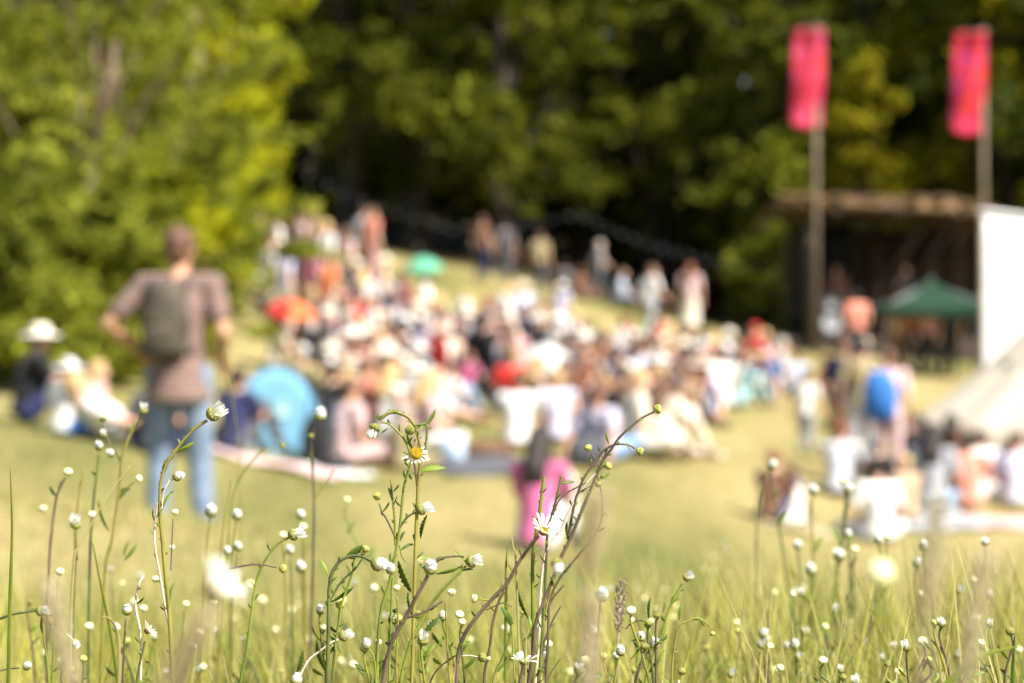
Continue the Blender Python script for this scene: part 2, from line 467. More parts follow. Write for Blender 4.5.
# roof: sloping deck of planks on log beams, ragged edge
m = MB()
def roofz(x, y): return 3.78-(max(x, 1.3)-1.3)*.26-(x+3)*.012-(y+1.2)*.06
for k in range(22):
    x0 = -2.55+k*.30
    m.box((x0+.15, 1.1+random.uniform(-.08, .08), roofz(x0, 1.1)+.10+random.uniform(-.02, .02)), (.29, 5.1+random.uniform(-.2, .2), .08), rot=Matrix.Rotation(math.atan(-.06), 3, 'X'), bevel=.01)
m.build('roof', WOOD, st, smooth=False)
m = MB(); log(m, (-2.6, -1.3, roofz(-2.6, -1.3)-.02), (1.6, -1.3, roofz(1.6, -1.3)-.02), .14); log(m, (1.55, -1.28, roofz(1.6, -1.3)-.0), (4.1, -1.28, roofz(4.1, -1.3)-.0), .15)
m.build('front_beam', WOOD, st)
m = MB()
for x in (-2.6, -1.2, .2, 1.6, 3.2): log(m, (x, -1.4, roofz(x, -1.4)-.22), (x, 3.4, roofz(x, 3.4)-.22), .07)
m.build('rafter', WOODD, st)
DR = mat('backcloth_brown', (.06, .038, .026), (.03, .02, .014), scale=1.4, rough=.95, bump=.4, bscale=5)
DRK = mat('drape_black', (.02, .02, .02), rough=.95, bump=.3, bscale=6)
m = MB(); m.grid(lambda a, b: (-1.6+5.0*a, 3.15+.07*math.sin(a*46), .6+2.7*b), 90, 6); m.build('backcloth', DR, st, solid=.01)
m = MB(); m.grid(lambda a, b: (-1.62+.05*math.sin(a*40), -.9+4.0*a, .6+2.8*b), 60, 4); m.build('side_drape', DRK, st, solid=.01)
m = MB(); m.grid(lambda a, b: (-1.5+1.1*a, 1.6+.06*math.sin(a*25), .6+2.8*b), 30, 4); m.build('wing_drape', DRK, st, solid=.01)
def speaker(x, y, z0, lab):
    t = thing('loudspeaker', lab, 'loudspeaker', (s0.x+x, s0.y+y, base+.6))
    m = MB(); m.box((0, 0, .5), (.55, .5, 1.0), bevel=.02); m.build('cabinet', BLACKM, t, smooth=False)
    m = MB(); m.lathe([(.0, 0), (.1, .01), (.2, .05), (.22, .05)], (0, -.262, .35), 24, Matrix.Rotation(math.radians(90), 3, 'X')); m.build('cone', STEEL, t)
    m = MB(); m.lathe([(.0, 0), (.05, .01), (.1, .03), (.11, .03)], (0, -.262, .78), 20, Matrix.Rotation(math.radians(90), 3, 'X')); m.build('tweeter', STEEL, t)
speaker(-1.25, -.5, 0, 'black loudspeaker at the left corner of the stage deck')
speaker(2.9, -.5, 0, 'black loudspeaker on the stage deck behind the green gazebo')

# two tall red banners on wooden poles
def banner_mat(name, a, b, c):
    m, n, bb, out = nodes_of(name); L = n.links.new
    tc = n.nodes.new('ShaderNodeTexCoord'); k = n.nodes.new('ShaderNodeTexNoise'); k.inputs['Scale'].default_value = 1.7; k.inputs['Detail'].default_value = 2
    mp = n.nodes.new('ShaderNodeMapping'); mp.inputs['Scale'].default_value = (2.2, 1, 1)
    L(tc.outputs['Object'], mp.inputs[0]); L(mp.outputs[0], k.inputs['Vector'])
    r = n.nodes.new('ShaderNodeValToRGB'); e = r.color_ramp.elements
    e[0].position = .38; e[0].color = (*a, 1); e[1].position = .66; e[1].color = (*c, 1); x = e.new(.52); x.color = (*b, 1)
    L(k.outputs['Fac'], r.inputs[0]); L(r.outputs[0], bb.inputs['Base Color']); bb.inputs['Roughness'].default_value = .8
    t = n.nodes.new('ShaderNodeBsdfTranslucent'); L(r.outputs[0], t.inputs[0])
    mx = n.nodes.new('ShaderNodeMixShader'); mx.inputs[0].default_value = .3; L(bb.outputs[0], mx.inputs[1]); L(t.outputs[0], mx.inputs[2]); L(mx.outputs[0], out.inputs[0])
    return m
POLE = mat('pole_wood', (.20, .15, .10), (.12, .09, .06), scale=5, rough=.8)
def banner(ppx, fx0, fx1, y0, y1, d, bm, lab, ptop):
    p = on(ppx, d); x = (ppx-512)/F*d
    t = thing('banner', lab, 'banner', (x, d, p.z))
    H = -(ptop-341.5)/F*d - p.z
    m = MB(); m.bar((0, 0, -.3), (0, 0, H), .065, .05, 14); m.ell((0, 0, H), .06); m.build('pole', POLE, t)
    a = (fx0-512)/F*d-x; b = (fx1-512)/F*d-x; zt = -(y0-341.5)/F*d-p.z; zb = -(y1-341.5)/F*d-p.z
    def fn(u_, v_):
        xx = a+(b-a)*u_ - .13*math.sin(v_*2.6)*(1-u_)*.6
        return (xx + .05*math.sin(v_*5)*(v_), -.14+.10*math.sin(u_*5+v_*4)+.05*math.sin(v_*9), zt+(zb-zt)*v_ - .06*math.sin(u_*3)*v_)
    m = MB(); m.grid(fn, 12, 30); m.build('flag', bm, t, solid=.006)
    m = MB(); m.bar((a-.04, -.12, zt+.02), (max(b, .1), -.12, zt+.02), .02); m.build('crossbar', POLE, t)
banner(816, 794, 823, 30, 126, 54.5, banner_mat('banner_pink', (.55, .02, .03), (.56, .03, .09), (.66, .09, .18)), 'pink and red vertical banner on a pole left of the stage, the paler one', 25)
banner(983.5, 954, 984, 33, 133, 54.0, banner_mat('banner_red', (.66, .03, .02), (.48, .012, .06), (.50, .04, .16)), 'crimson vertical banner with orange patches on a pole above the white marquee', 30)

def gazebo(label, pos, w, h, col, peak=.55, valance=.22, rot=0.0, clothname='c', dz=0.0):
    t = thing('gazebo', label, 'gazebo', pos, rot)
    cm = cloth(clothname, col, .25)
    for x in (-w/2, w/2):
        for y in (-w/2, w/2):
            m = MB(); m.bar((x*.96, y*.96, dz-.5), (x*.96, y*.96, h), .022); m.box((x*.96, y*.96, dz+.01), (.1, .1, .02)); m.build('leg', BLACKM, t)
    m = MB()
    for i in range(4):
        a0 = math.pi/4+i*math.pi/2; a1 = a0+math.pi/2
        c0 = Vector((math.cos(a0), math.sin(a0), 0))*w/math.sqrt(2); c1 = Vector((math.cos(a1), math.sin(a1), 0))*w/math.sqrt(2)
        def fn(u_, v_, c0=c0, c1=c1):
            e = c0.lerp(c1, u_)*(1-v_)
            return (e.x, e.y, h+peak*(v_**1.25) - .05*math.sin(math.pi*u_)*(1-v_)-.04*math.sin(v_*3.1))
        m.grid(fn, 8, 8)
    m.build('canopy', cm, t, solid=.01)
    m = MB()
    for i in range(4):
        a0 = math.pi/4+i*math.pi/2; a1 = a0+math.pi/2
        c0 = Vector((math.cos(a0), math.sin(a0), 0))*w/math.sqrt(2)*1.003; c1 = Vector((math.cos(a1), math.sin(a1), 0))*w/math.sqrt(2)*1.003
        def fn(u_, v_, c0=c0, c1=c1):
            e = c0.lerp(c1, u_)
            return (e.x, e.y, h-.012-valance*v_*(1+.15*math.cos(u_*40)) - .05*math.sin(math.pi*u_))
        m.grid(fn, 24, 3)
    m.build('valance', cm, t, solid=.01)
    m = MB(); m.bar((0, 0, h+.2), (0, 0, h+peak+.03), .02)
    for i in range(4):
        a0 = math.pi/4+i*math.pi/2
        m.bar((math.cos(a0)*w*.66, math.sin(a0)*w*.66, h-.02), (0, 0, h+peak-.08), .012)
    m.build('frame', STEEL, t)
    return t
gp = on(931, 51)
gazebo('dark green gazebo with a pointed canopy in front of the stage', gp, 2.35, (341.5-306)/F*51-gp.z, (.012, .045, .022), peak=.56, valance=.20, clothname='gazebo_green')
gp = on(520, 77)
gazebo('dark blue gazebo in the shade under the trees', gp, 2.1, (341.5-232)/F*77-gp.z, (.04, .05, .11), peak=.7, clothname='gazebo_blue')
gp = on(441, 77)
gazebo('grey gazebo in the shade left of the dark blue gazebo', gp, 2.5, (341.5-238)/F*77-gp.z, (.10, .115, .12), peak=.45, valance=.5, clothname='gazebo_grey')  # canopy grey darkened to stand for tree shade
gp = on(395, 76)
gazebo('low teal-grey awning in the shade behind the onlooker in the coral top', gp, 1.4, (341.5-241)/F*76-gp.z, (.05, .08, .075), peak=.25, valance=.4, clothname='gazebo_teal')  # teal darkened likewise for the shade

# bell tent with rolled-up sides
CANV = cloth('canvas_cream', (.86, .79, .66), .55)
CANVIN = cloth('canvas_white', (.86, .85, .82), .3)
bt = on(1118, 32.5)
bx, by, bz = bt
eave = -(431-341.5)/F*32.5 - bz; apex = -(242-341.5)/F*32.5 - bz; R = (1118-905)/F*32.5
t = thing('bell_tent', 'cream canvas bell tent with its sides rolled up, sloping down from the right edge', 'tent', bt, .2)
NS = 40
def tentr(v_): return R*(1-v_)*(1-.10*math.sin(v_*math.pi))+.04
def fn(u_, v_):
    a = 2*math.pi*u_; s = 1-.035*(1-v_)*abs(math.sin(a*8))
    return (math.cos(a)*tentr(v_)*s, math.sin(a)*tentr(v_)*s, eave+(apex-eave)*v_-.06*(1-v_)*abs(math.sin(a*8)))
m = MB(); m.grid(fn, 96, 14); m.build('roof', CANV, t, solid=.012)
m = MB()
pts = [(math.cos(a)*R*.985, math.sin(a)*R*.985, eave-.06) for a in np.linspace(0, 2*math.pi, 49)]
m.path(pts, .06, seg=8, caps=False); m.build('rolled_wall', CANV, t)
m = MB(); m.bar((0, 0, -.3), (0, 0, apex+.08), .035); m.build('centre_pole', POLE, t)
ROPE = mat('rope', (.6, .55, .42), rough=.9)
for k in range(16):
    a = 2*math.pi*(k+.5)/16
    m = MB(); p0 = Vector((math.cos(a)*R, math.sin(a)*R, eave-.02)); gx, gy = bx+math.cos(a+.2)*(R+1.0), by+math.sin(a+.2)*(R+1.0)
    p1 = Vector((math.cos(a)*(R+1.0), math.sin(a)*(R+1.0), G(gx, gy)-bz))
    m.bar(p0, p1, .006, seg=6); m.build('guy_rope', ROPE, t)
    if k % 2 == 0:
        gx, gy = bx+math.cos(a+.2)*R*.97, by+math.sin(a+.2)*R*.97
        m = MB(); m.bar((math.cos(a)*R*.97, math.sin(a)*R*.97, G(gx, gy)-bz-.05), (math.cos(a)*R*.97, math.sin(a)*R*.97, eave), .016, seg=8); m.build('wall_pole', POLE, t)

# white marquee behind the bell tent
mp_ = on(1080, 38.5)
x0 = (980-512)/F*36.5; mq = thing('marquee', 'tall white marquee with flat bright canvas wall behind the bell tent', 'marquee', (x0, 36.5, on(980, 36.5).z))
zt = (341.5-212)/F*36.5 - mq.location.z
WHITE = mat('marquee_white', (.86, .86, .83), (.80, .80, .77), scale=3, rough=.8, transl=.25, bump=.15, bscale=4)
m = MB(); m.grid(lambda a, b: (5.0*a, .02*math.sin(a*40)*b*(1-b), -.3+(zt+.3-.22*(a*5.0)*.55)*b), 60, 10); m.build('front_wall', WHITE, mq, solid=.01)
m = MB(); m.grid(lambda a, b: (.005+1.1*a+.02*math.sin(a*30)*b*(1-b), 4.5*a, -.3+(zt+.3)*b), 40, 8); m.build('side_wall', WHITE, mq, solid=.01)
m = MB(); m.grid(lambda a, b: (-.05+5.1*a+1.1*b, -.05+4.6*b, zt+.015-.121*5.1*a+.12*math.sin(math.pi*b)), 20, 12); m.build('roof', WHITE, mq, solid=.012)
for x, y in ((.03, -.04), (4.95, -.04), (1.15, 4.45)):
    m = MB(); m.bar((x, y, -.3), (x, y, zt-.121*x), .03); m.build('corner_pole', POLE, mq)

# bunting strings under the trees
BUNT = cloth('bunting_dimmed', (.05, .05, .055), .1)  # white bunting painted dark to look dim under the trees
def bunting(p, q_, sag, n, lab):
    t = thing('bunting', lab, 'bunting', p); q0 = Vector(q_)-Vector(p)
    f = lambda s: Vector((0, 0, 0)).lerp(q0, s)+Vector((0, 0, -sag*4*s*(1-s)))
    m = MB(); m.path([f(i/30) for i in range(31)], .004, seg=6); m.build('cord', BUNT, t)
    for i in range(n):
        c = f((i+.5)/n); w = .07
        m = MB(); m.poly([c+Vector((-w, 0, 0)), c+Vector((w, 0, 0)), c+Vector((.02, .03*(i % 3-1), -.17))]); m.build('pennant', BUNT, t, smooth=False, solid=.004)
bunting(P(578, 212, 70), P(790, 268, 60), .35, 15, 'pale bunting strung under dark trees towards the stage')
bunting(P(300, 168, 68), P(578, 212, 70), .9, 16, 'faint pale bunting hanging above the grey and blue gazebos')
# ------------------------------------------------------------------ people
SKIN = {'fair': mat('skin_fair', (.62, .38, .27), (.52, .29, .20), scale=5, rough=.55),
        'tan': mat('skin_tan', (.45, .25, .15), (.38, .20, .12), scale=5, rough=.55),
        'brown': mat('skin_brown', (.20, .10, .055), (.15, .075, .04), scale=5, rough=.55)}
EYE = mat('eye', (.03, .02, .02), rough=.3); LIP = mat('lip', (.42, .16, .13), rough=.5)
HAIR = {'dark': mat('hair_dark', (.028, .018, .012), (.014, .010, .008), scale=30, rough=.5, bump=.5, bscale=90),
        'brown': mat('hair_brown', (.13, .060, .032), (.065, .032, .018), scale=30, rough=.5, bump=.5, bscale=90),
        'auburn': mat('hair_auburn', (.20, .065, .028), (.10, .035, .018), scale=30, rough=.5, bump=.5, bscale=90),
        'blonde': mat('hair_blonde', (.50, .34, .15), (.32, .21, .09), scale=30, rough=.5, bump=.5, bscale=90),
        'grey': mat('hair_grey', (.38, .36, .33), (.25, .24, .22), scale=30, rough=.6, bump=.5, bscale=90)}
CL = {'white': (.72, .71, .68), 'cream': (.70, .64, .52), 'pale pink': (.62, .43, .42), 'pink': (.50, .13, .26), 'navy': (.025, .03, .085), 'black': (.018, .018, .02),
      'denim': (.20, .30, .44), 'grey': (.33, .34, .36), 'lilac': (.56, .53, .66), 'red': (.58, .035, .03), 'coral': (.66, .25, .18), 'orange': (.72, .20, .07), 'green': (.03, .22, .10),
      'mint': (.16, .52, .32), 'teal': (.28, .46, .46), 'brown': (.17, .09, .055), 'khaki': (.34, .28, .15), 'pale blue': (.48, .60, .76), 'blue': (.04, .16, .46), 'magenta': (.42, .13, .20),
      'dark grey': (.08, .08, .09), 'yellow': (.72, .56, .18), 'light grey': (.55, .56, .60), 'tan': (.44, .30, .19), 'dusty rose': (.62, .34, .33)}
def C(k): return cloth(k.replace(' ', '_'), CL[k], .12)

def frame(up, right=Vector((1, 0, 0))):
    up = Vector(up).normalized(); f = up.cross(right).normalized(); r = f.cross(up).normalized()
    return Matrix((r, f, up)).transposed()      # columns: right, forward, up

def skeleton(pel, td, kn, an, el, wr, head_dir=(0, 1, 0), toes=(0, 1, 0), head_s=1.0, curl=(0, .3, -1), neckfwd=.03):
    pel = Vector(pel); td = Vector(td).normalized(); Fm = frame(td); R_, Fw, U = Fm.col[0], Fm.col[1], Fm.col[2]
    S = dict(pel=pel, F=Fm, chest=pel+U*.33, neck=pel+U*.50, hs=head_s)
    S['sh'] = [pel+U*.455+R_*s*.185 for s in (-1, 1)]
    S['hip'] = [pel+R_*s*.09-U*.02 for s in (-1, 1)]
    up_h = (U*.4+Vector((0, 0, 1))*.6).normalized()
    S['head'] = S['neck']+up_h*(.145*head_s)+Fw*neckfwd
    hf = Vector(head_dir).normalized(); hu = (Vector((0, 0, 1))*.8+U*.2); hu = (hu-hf*hu.dot(hf)).normalized(); hr = hf.cross(hu)
    S['HF'] = Matrix((hr, hf, hu)).transposed()
    S['kn'] = [Vector(k) for k in kn]; S['an'] = [Vector(a) for a in an]; S['el'] = [Vector(e) for e in el]; S['wr'] = [Vector(w) for w in wr]
    S['toe'] = [Vector(t).normalized() for t in (toes if isinstance(toes[0], (tuple, list)) else (toes, toes))]
    S['curl'] = Vector(curl).normalized()
    return S

def mir(p): return [(-p[0], p[1], p[2]), tuple(p)]
POSES = {
 'stand': lambda: skeleton((0, 0, .95), (0, .02, 1), mir((.10, .03, .50)), mir((.115, -.02, .085)), mir((.255, -.04, 1.12)), mir((.26, .06, .87))),
 'akimbo': lambda: skeleton((0, 0, .95), (-.01, .02, 1), [(-.11, .03, .50), (.115, .0, .50)], [(-.125, .0, .085), (.15, -.04, .085)], [(-.375, -.05, 1.205), (.25, -.05, 1.16)], [(-.245, .13, 1.07), (.20, .17, 1.05)], head_dir=(.18, 1, -.05), curl=(0, .6, -.6), neckfwd=.045),
 'walk': lambda: skeleton((0, 0, .94), (0, .06, 1), [(-.09, .20, .52), (.10, -.04, .50)], [(-.10, .26, .10), (.11, -.34, .13)], [(-.26, -.16, 1.14), (.26, .10, 1.13)], [(-.27, -.10, .90), (.25, .30, .98)]),
 'phone': lambda: skeleton((0, 0, .95), (0, .02, 1), mir((.10, .03, .50)), mir((.12, -.02, .085)), [(-.255, -.02, 1.13), (.27, .10, 1.16)], [(-.26, .08, .88), (.16, .26, 1.36)]),
 'knees': lambda: skeleton((0, 0, .13), (0, .16, 1), mir((.12, .40, .50)), mir((.13, .66, .08)), mir((.215, .22, .38)), mir((.08, .46, .46)), curl=(0, .8, -.4)),
 'cross': lambda: skeleton((0, 0, .13), (0, .08, 1), mir((.33, .34, .17)), [(.12, .42, .07), (-.12, .36, .07)], mir((.26, .04, .34)), mir((.14, .28, .24)), toes=((.8, .3, 0), (-.8, .3, 0)), curl=(0, .8, -.3)),
 'lean': lambda: skeleton((0, 0, .12), (0, -.42, 1), mir((.11, .42, .22)), mir((.12, .86, .08)), mir((.29, -.30, .30)), mir((.30, -.42, .07)), curl=(0, -1, 0), toes=(0, .4, 1)),
 'recline': lambda: skeleton((0, 0, .13), (.1, -1, .55), [(-.05, .42, .16), (.12, .40, .30)], [(-.05, .85, .08), (.10, .70, .08)], [(-.26, -.45, .06), (.26, -.2, .25)], [(-.2, -.20, .06), (.18, .05, .2)], toes=(.2, .5, .8), curl=(0, 1, -.1)),
 'chair': lambda: skeleton((0, 0, .42), (0, -.1, 1), mir((.12, .42, .45)), mir((.12, .46, .085)), mir((.26, .04, .62)), mir((.16, .28, .52)), curl=(0, .9, -.2)),
 'kid': lambda: skeleton((0, 0, .86), (0, .02, 1), mir((.09, .03, .46)), mir((.11, -.02, .085)), mir((.27, -.02, 1.05)), mir((.33, .08, .84)), head_s=1.25),
}
_cache = {}
def tmpl(pose, kind):
    key = (pose, kind)
    if key in _cache: return _cache[key]
    S = POSES[pose](); Fm = S['F']; U = Fm.col[2]; Fw = Fm.col[1]; R_ = Fm.col[0]; H = S['HF']; hs = S['hs']; hd = S['head']
    def hp(x, y, z): return hd+H@Vector((x*hs, y*hs, z*hs))
    m = MB()
    if kind == 'body':
        m.ell(S['pel']+U*.0, (.155, .11, .12), Fm); m.bar(S['pel'], S['chest'], .125, .135, 16)
        m.ell(S['chest']+U*.02, (.162, .112, .17), Fm); m.bar(S['sh'][0], S['sh'][1], .06, .06); m.bar(S['pel']+U*.45, S['neck'], .08, .055, balls=True)
        m.bar(S['neck']-U*.03, hd-H.col[2]*.03, .055, .052, balls=True)
        m.ell(hp(0, -.008, .018), (.076*hs, .094*hs, .100*hs), H, 3); m.ell(hp(0, .030, -.055), (.054*hs, .058*hs, .056*hs), H)
        m.ell(hp(0, .045, -.015), (.058*hs, .048*hs, .06*hs), H)
        m.bar(hp(0, .088, .012), hp(0, .110, -.022), .009*hs, .016*hs, balls=True)
        for s in (-1, 1):
            m.ell(hp(s*.078, -.008, -.005), (.012*hs, .02*hs, .032*hs), H); m.ell(hp(s*.030, .082, .006), .0125*hs)
        m.ell(hp(0, .086, -.050), (.024*hs, .012*hs, .010*hs), H)
        for i in (0, 1):
            hip, kn, an, sh, el, wr = S['hip'][i], S['kn'][i], S['an'][i], S['sh'][i], S['el'][i], S['wr'][i]
            m.bar(hip, kn, .086, .054, balls=True); mid = kn.lerp(an, .3)
            m.bar(kn, mid, .052, .057, balls=True); m.bar(mid, an, .057, .035, balls=True)
            t = S['toe'][i]; m.ell(an+t*.02-Vector((0, 0, .03)), (.038, .055, .035)); m.bar(an-Vector((0, 0, .035)), an+t*.15-Vector((0, 0, .05)), .036, .03, balls=True)
            m.ell(sh, .062); m.bar(sh, el, .049, .038, balls=True); m.bar(el, el.lerp(wr, .35), .038, .040, balls=True); m.bar(el.lerp(wr, .35), wr, .040, .026, balls=True)
            # hand: palm, four fingers, thumb
            fd = ((wr-el).normalized()*.6+S['curl']*.6).normalized()
            side = Vector((1, 0, 0)) if abs(fd.x) < .8 else Vector((0, 1, 0))
            side = (side-fd*side.dot(fd)).normalized(); nrm = fd.cross(side)
            pm = wr+fd*.05
            m.ell(pm, (.040, .016, .050), Matrix((side, nrm, fd)).transposed())
            for k, (o, l) in enumerate(((-.030, .062), (-.010, .074), (.010, .080), (.030, .070))):
                a = pm+fd*.035+side*o; b = a+(fd*.9+nrm*.2).normalized()*l*.5; c = b+(fd*.6+nrm*.7).normalized()*l*.5
                m.bar(a, b, .0105, .0095, 8, balls=True); m.bar(b, c, .0095, .0085, 8, balls=True)
            sgn = 1 if i == 0 else -1
            a = wr+fd*.02+side*sgn*.03; b = a+(side*sgn*.8+fd*.7).normalized()*.035; c = b+(fd+side*sgn*.2).normalized()*.032
            m.bar(a, b, .012, .0105, 8, balls=True); m.bar(b, c, .0105, .009, 8, balls=True)
        me = remesh(m, 'body', .0115, 2)
        me.materials.append(SKIN['fair']); me.materials.append(EYE); me.materials.append(LIP)
        eyes = [hp(s*.030, .093, .006) for s in (-1, 1)]; lip = hp(0, .097, -.050)
        co = np.empty(len(me.polygons)*3); me.polygons.foreach_get('center', co); co = co.reshape(-1, 3)
        mi = np.zeros(len(co), dtype=np.int32)
        for e in eyes: mi[np.linalg.norm(co-np.array(e), axis=1) < .012*hs] = 1
        mi[np.linalg.norm((co-np.array(lip))*np.array([.5, 1, 1.6]), axis=1) < .012*hs] = 2
        me.polygons.foreach_set('material_index', mi)
    elif kind in ('shirt', 'vest'):
        g = .017
        m.bar(S['pel']-U*(.15 if pose == 'akimbo' else .06), S['pel']+U*.1, .190 if pose == 'akimbo' else .160, .140, 20); m.ell(S['pel']-U*.0, (.170, .125, .11), Fm); m.bar(S['pel'], S['chest'], .140, .148, 20); m.ell(S['chest']+U*.02, (.178, .128, .175), Fm)
        m.bar(S['sh'][0], S['sh'][1], .070, .070, 14); m.bar(S['pel']+U*.44, S['neck']-U*.025, .088, .068, 14)
        for i in (0, 1):
            sh, el = S['sh'][i], S['el'][i]
            m.ell(sh, .074)
            if kind == 'shirt':
                m.bar(sh, sh.lerp(el, .78), .066, .060, 14)
        me = remesh(m, 'shirt', .0135, 3)
    elif kind in ('trousers', 'shorts'):
        m.ell(S['pel']-U*.01, (.166, .122, .115), Fm); m.bar(S['pel']-U*.02, S['pel']+U*.07, .135, .135, 20)
        for i in (0, 1):
            hip, kn, an = S['hip'][i], S['kn'][i], S['an'][i]
            m.ell(hip, .10)
            if kind == 'shorts': m.bar(hip, hip.lerp(kn, .82), .098, .082, 14)
            else:
                m.bar(hip, kn, .098, .072, 14); m.ell(kn, .072); m.bar(kn, kn.lerp(an, .93), .070, .060, 14)
        me = remesh(m, 'trousers', .0145, 3)
    elif kind == 'skirt':
        m.ell(S['pel'], (.160, .118, .12), Fm)
        kmid = (S['kn'][0]+S['kn'][1])/2; 
        for i in (0, 1):
            m.bar(S['hip'][i], S['kn'][i], .105, .115, 16); m.ell(S['kn'][i], .115)
            m.bar(S['hip'][i], (S['kn'][i]*.7+kmid*.3), .105, .12, 16)
            m.bar(S['kn'][i], S['kn'][i].lerp(S['an'][i], .55), .115, .12, 16)
        m.bar(S['pel'], kmid, .13, .14, 16)
        m.bar(kmid, kmid.lerp((S['an'][0]+S['an'][1])/2, .55), .14, .16, 16)
        me = remesh(m, 'skirt', .016, 5)
    elif kind == 'shoe0' or kind == 'shoe1':
        i = int(kind[-1]); an = S['an'][i]; t = S['toe'][i]
        m.ell(an-Vector((0, 0, .035)), (.047, .052, .042)); m.bar(an-Vector((0, 0, .042)), an+t*.165-Vector((0, 0, .056)), .044, .036, 12, balls=True); m.bar(an-Vector((0, 0, .03)), an+t*.06-Vector((0, 0, .03)), .042, .04, 12, balls=True)
        me = remesh(m, 'shoe', .011, 2)
    elif kind == 'hair_short':
        m.ell(hp(0, -.022, .034), (.086*hs, .096*hs, .100*hs), H, 3); m.ell(hp(0, -.055, -.02), (.07*hs, .055*hs, .07*hs), H); m.ell(hp(0, .045, .085), (.06*hs, .04*hs, .03*hs), H)
        me = remesh(m, 'hair', .009, 1)
    elif kind == 'hair_long':
        m.ell(hp(0, -.024, .034), (.100*hs, .106*hs, .106*hs), H, 3); m.ell(hp(0, .045, .092), (.06*hs, .04*hs, .028*hs), H)
        back = S['neck']-Fw*.10-U*.06
        m.bar(hp(0, -.05, 0), back, .104, .10, 16, balls=True); m.ell(back-U*.03, (.11, .05, .13), Fm)
        for s in (-1, 1): m.bar(hp(s*.072, -.01, .0), S['neck']+R_*s*.10-U*.03, .030, .03, 10, balls=True)
        me = remesh(m, 'hair', .010, 2)
    elif kind == 'hair_bun':
        m.ell(hp(0, -.02, .030), (.084*hs, .096*hs, .098*hs), H, 3); m.ell(hp(0, -.10, .075), .045*hs); m.ell(hp(0, .045, .085), (.06*hs, .04*hs, .028*hs), H)
        me = remesh(m, 'hair', .009, 1)
    elif kind == 'sunhat':
        prof = [(.0, .135), (.045, .132), (.078, .115), (.093, .085), (.098, .05), (.102, .045), (.14, .035), (.185, .018), (.190, .020), (.186, .026), (.14, .043), (.10, .055)]
        m.lathe([(r*hs, z*hs) for r, z in prof], hd, 32, H)
        me = m.mesh('hat')
    elif kind == 'bighat':
        prof = [(.0, .165), (.055, .162), (.092, .145), (.106, .10), (.108, .04), (.112, .03), (.16, .012), (.215, -.02), (.220, -.018), (.215, -.010), (.16, .022), (.11, .045)]
        m.lathe([(r*hs, z*hs) for r, z in prof], hd, 32, H)
        me = m.mesh('hat')
    elif kind == 'cap':
        m.lathe([(.0, .132), (.04, .128), (.075, .105), (.09, .07), (.094, .035), (.090, .033)], hd, 28, H)
        m.grid(lambda a, b: hp((a-.5)*.15*(1-.25*b), .075+.085*b*math.sin(math.pi*(.15+.7*a)), .045-.012*b), 10, 5)
        me = m.mesh('cap')
    _cache[key] = me
    return me

LABELS = {}
POSEWORD = {'stand': 'standing', 'akimbo': 'standing', 'walk': 'walking', 'phone': 'standing', 'knees': 'seated', 'cross': 'seated', 'lean': 'leaning back', 'recline': 'lounging', 'chair': 'seated', 'kid': 'standing'}
def person(px, py, pose, rot, top, bottom, hair='brown', label=None, skin='fair', hat=None, style='short', topk='shirt', botk='trousers', scale=1.0, d=None, group=None, where=None, dz=0.0, mats=None):
    loc = on(px, d) if d else at(px, py)
    loc = loc+Vector((0, 0, dz))
    if label is None:
        hd_ = f"{hat[1]} {'cap' if hat[0]=='cap' else 'sun hat'}" if hat else f"{'long ' if style=='long' else ''}{hair} hair"
        bw = {'shirt': 'top', 'vest': 'sleeveless top'}[topk]
        label = f"{POSEWORD[pose]} person in {top} {bw}, {hd_}, {where}"
    LABELS.setdefault(label, []).append(px)
    t = thing('person', label, 'person', loc, math.radians(rot), group or 'festival goers on the meadow', scale)
    def add(name, key, m):
        me = tmpl(pose, key); o = bpy.data.objects.new(name, me); COL.objects.link(o); o.parent = t
        if not me.materials: me.materials.append(m)
        o.material_slots[0].link = 'OBJECT'; o.material_slots[0].material = m
        return o
    add('body', 'body', SKIN[skin])
    if top: add('shirt', topk, mats[0] if mats else C(top))
    if bottom:
        add({'trousers': 'trousers', 'shorts': 'shorts', 'skirt': 'skirt'}[botk], botk, mats[1] if mats else C(bottom))
    if botk != 'skirt' or pose in ('stand', 'walk', 'akimbo'):
        for k in ('shoe0', 'shoe1'): add('shoe', k, C('brown' if (int(px) % 2) else 'black'))
    add('hair', 'hair_'+style, HAIR[hair])
    if hat: add('cap' if hat[0] == 'cap' else 'hat', hat[0], C(hat[1]))
    return t

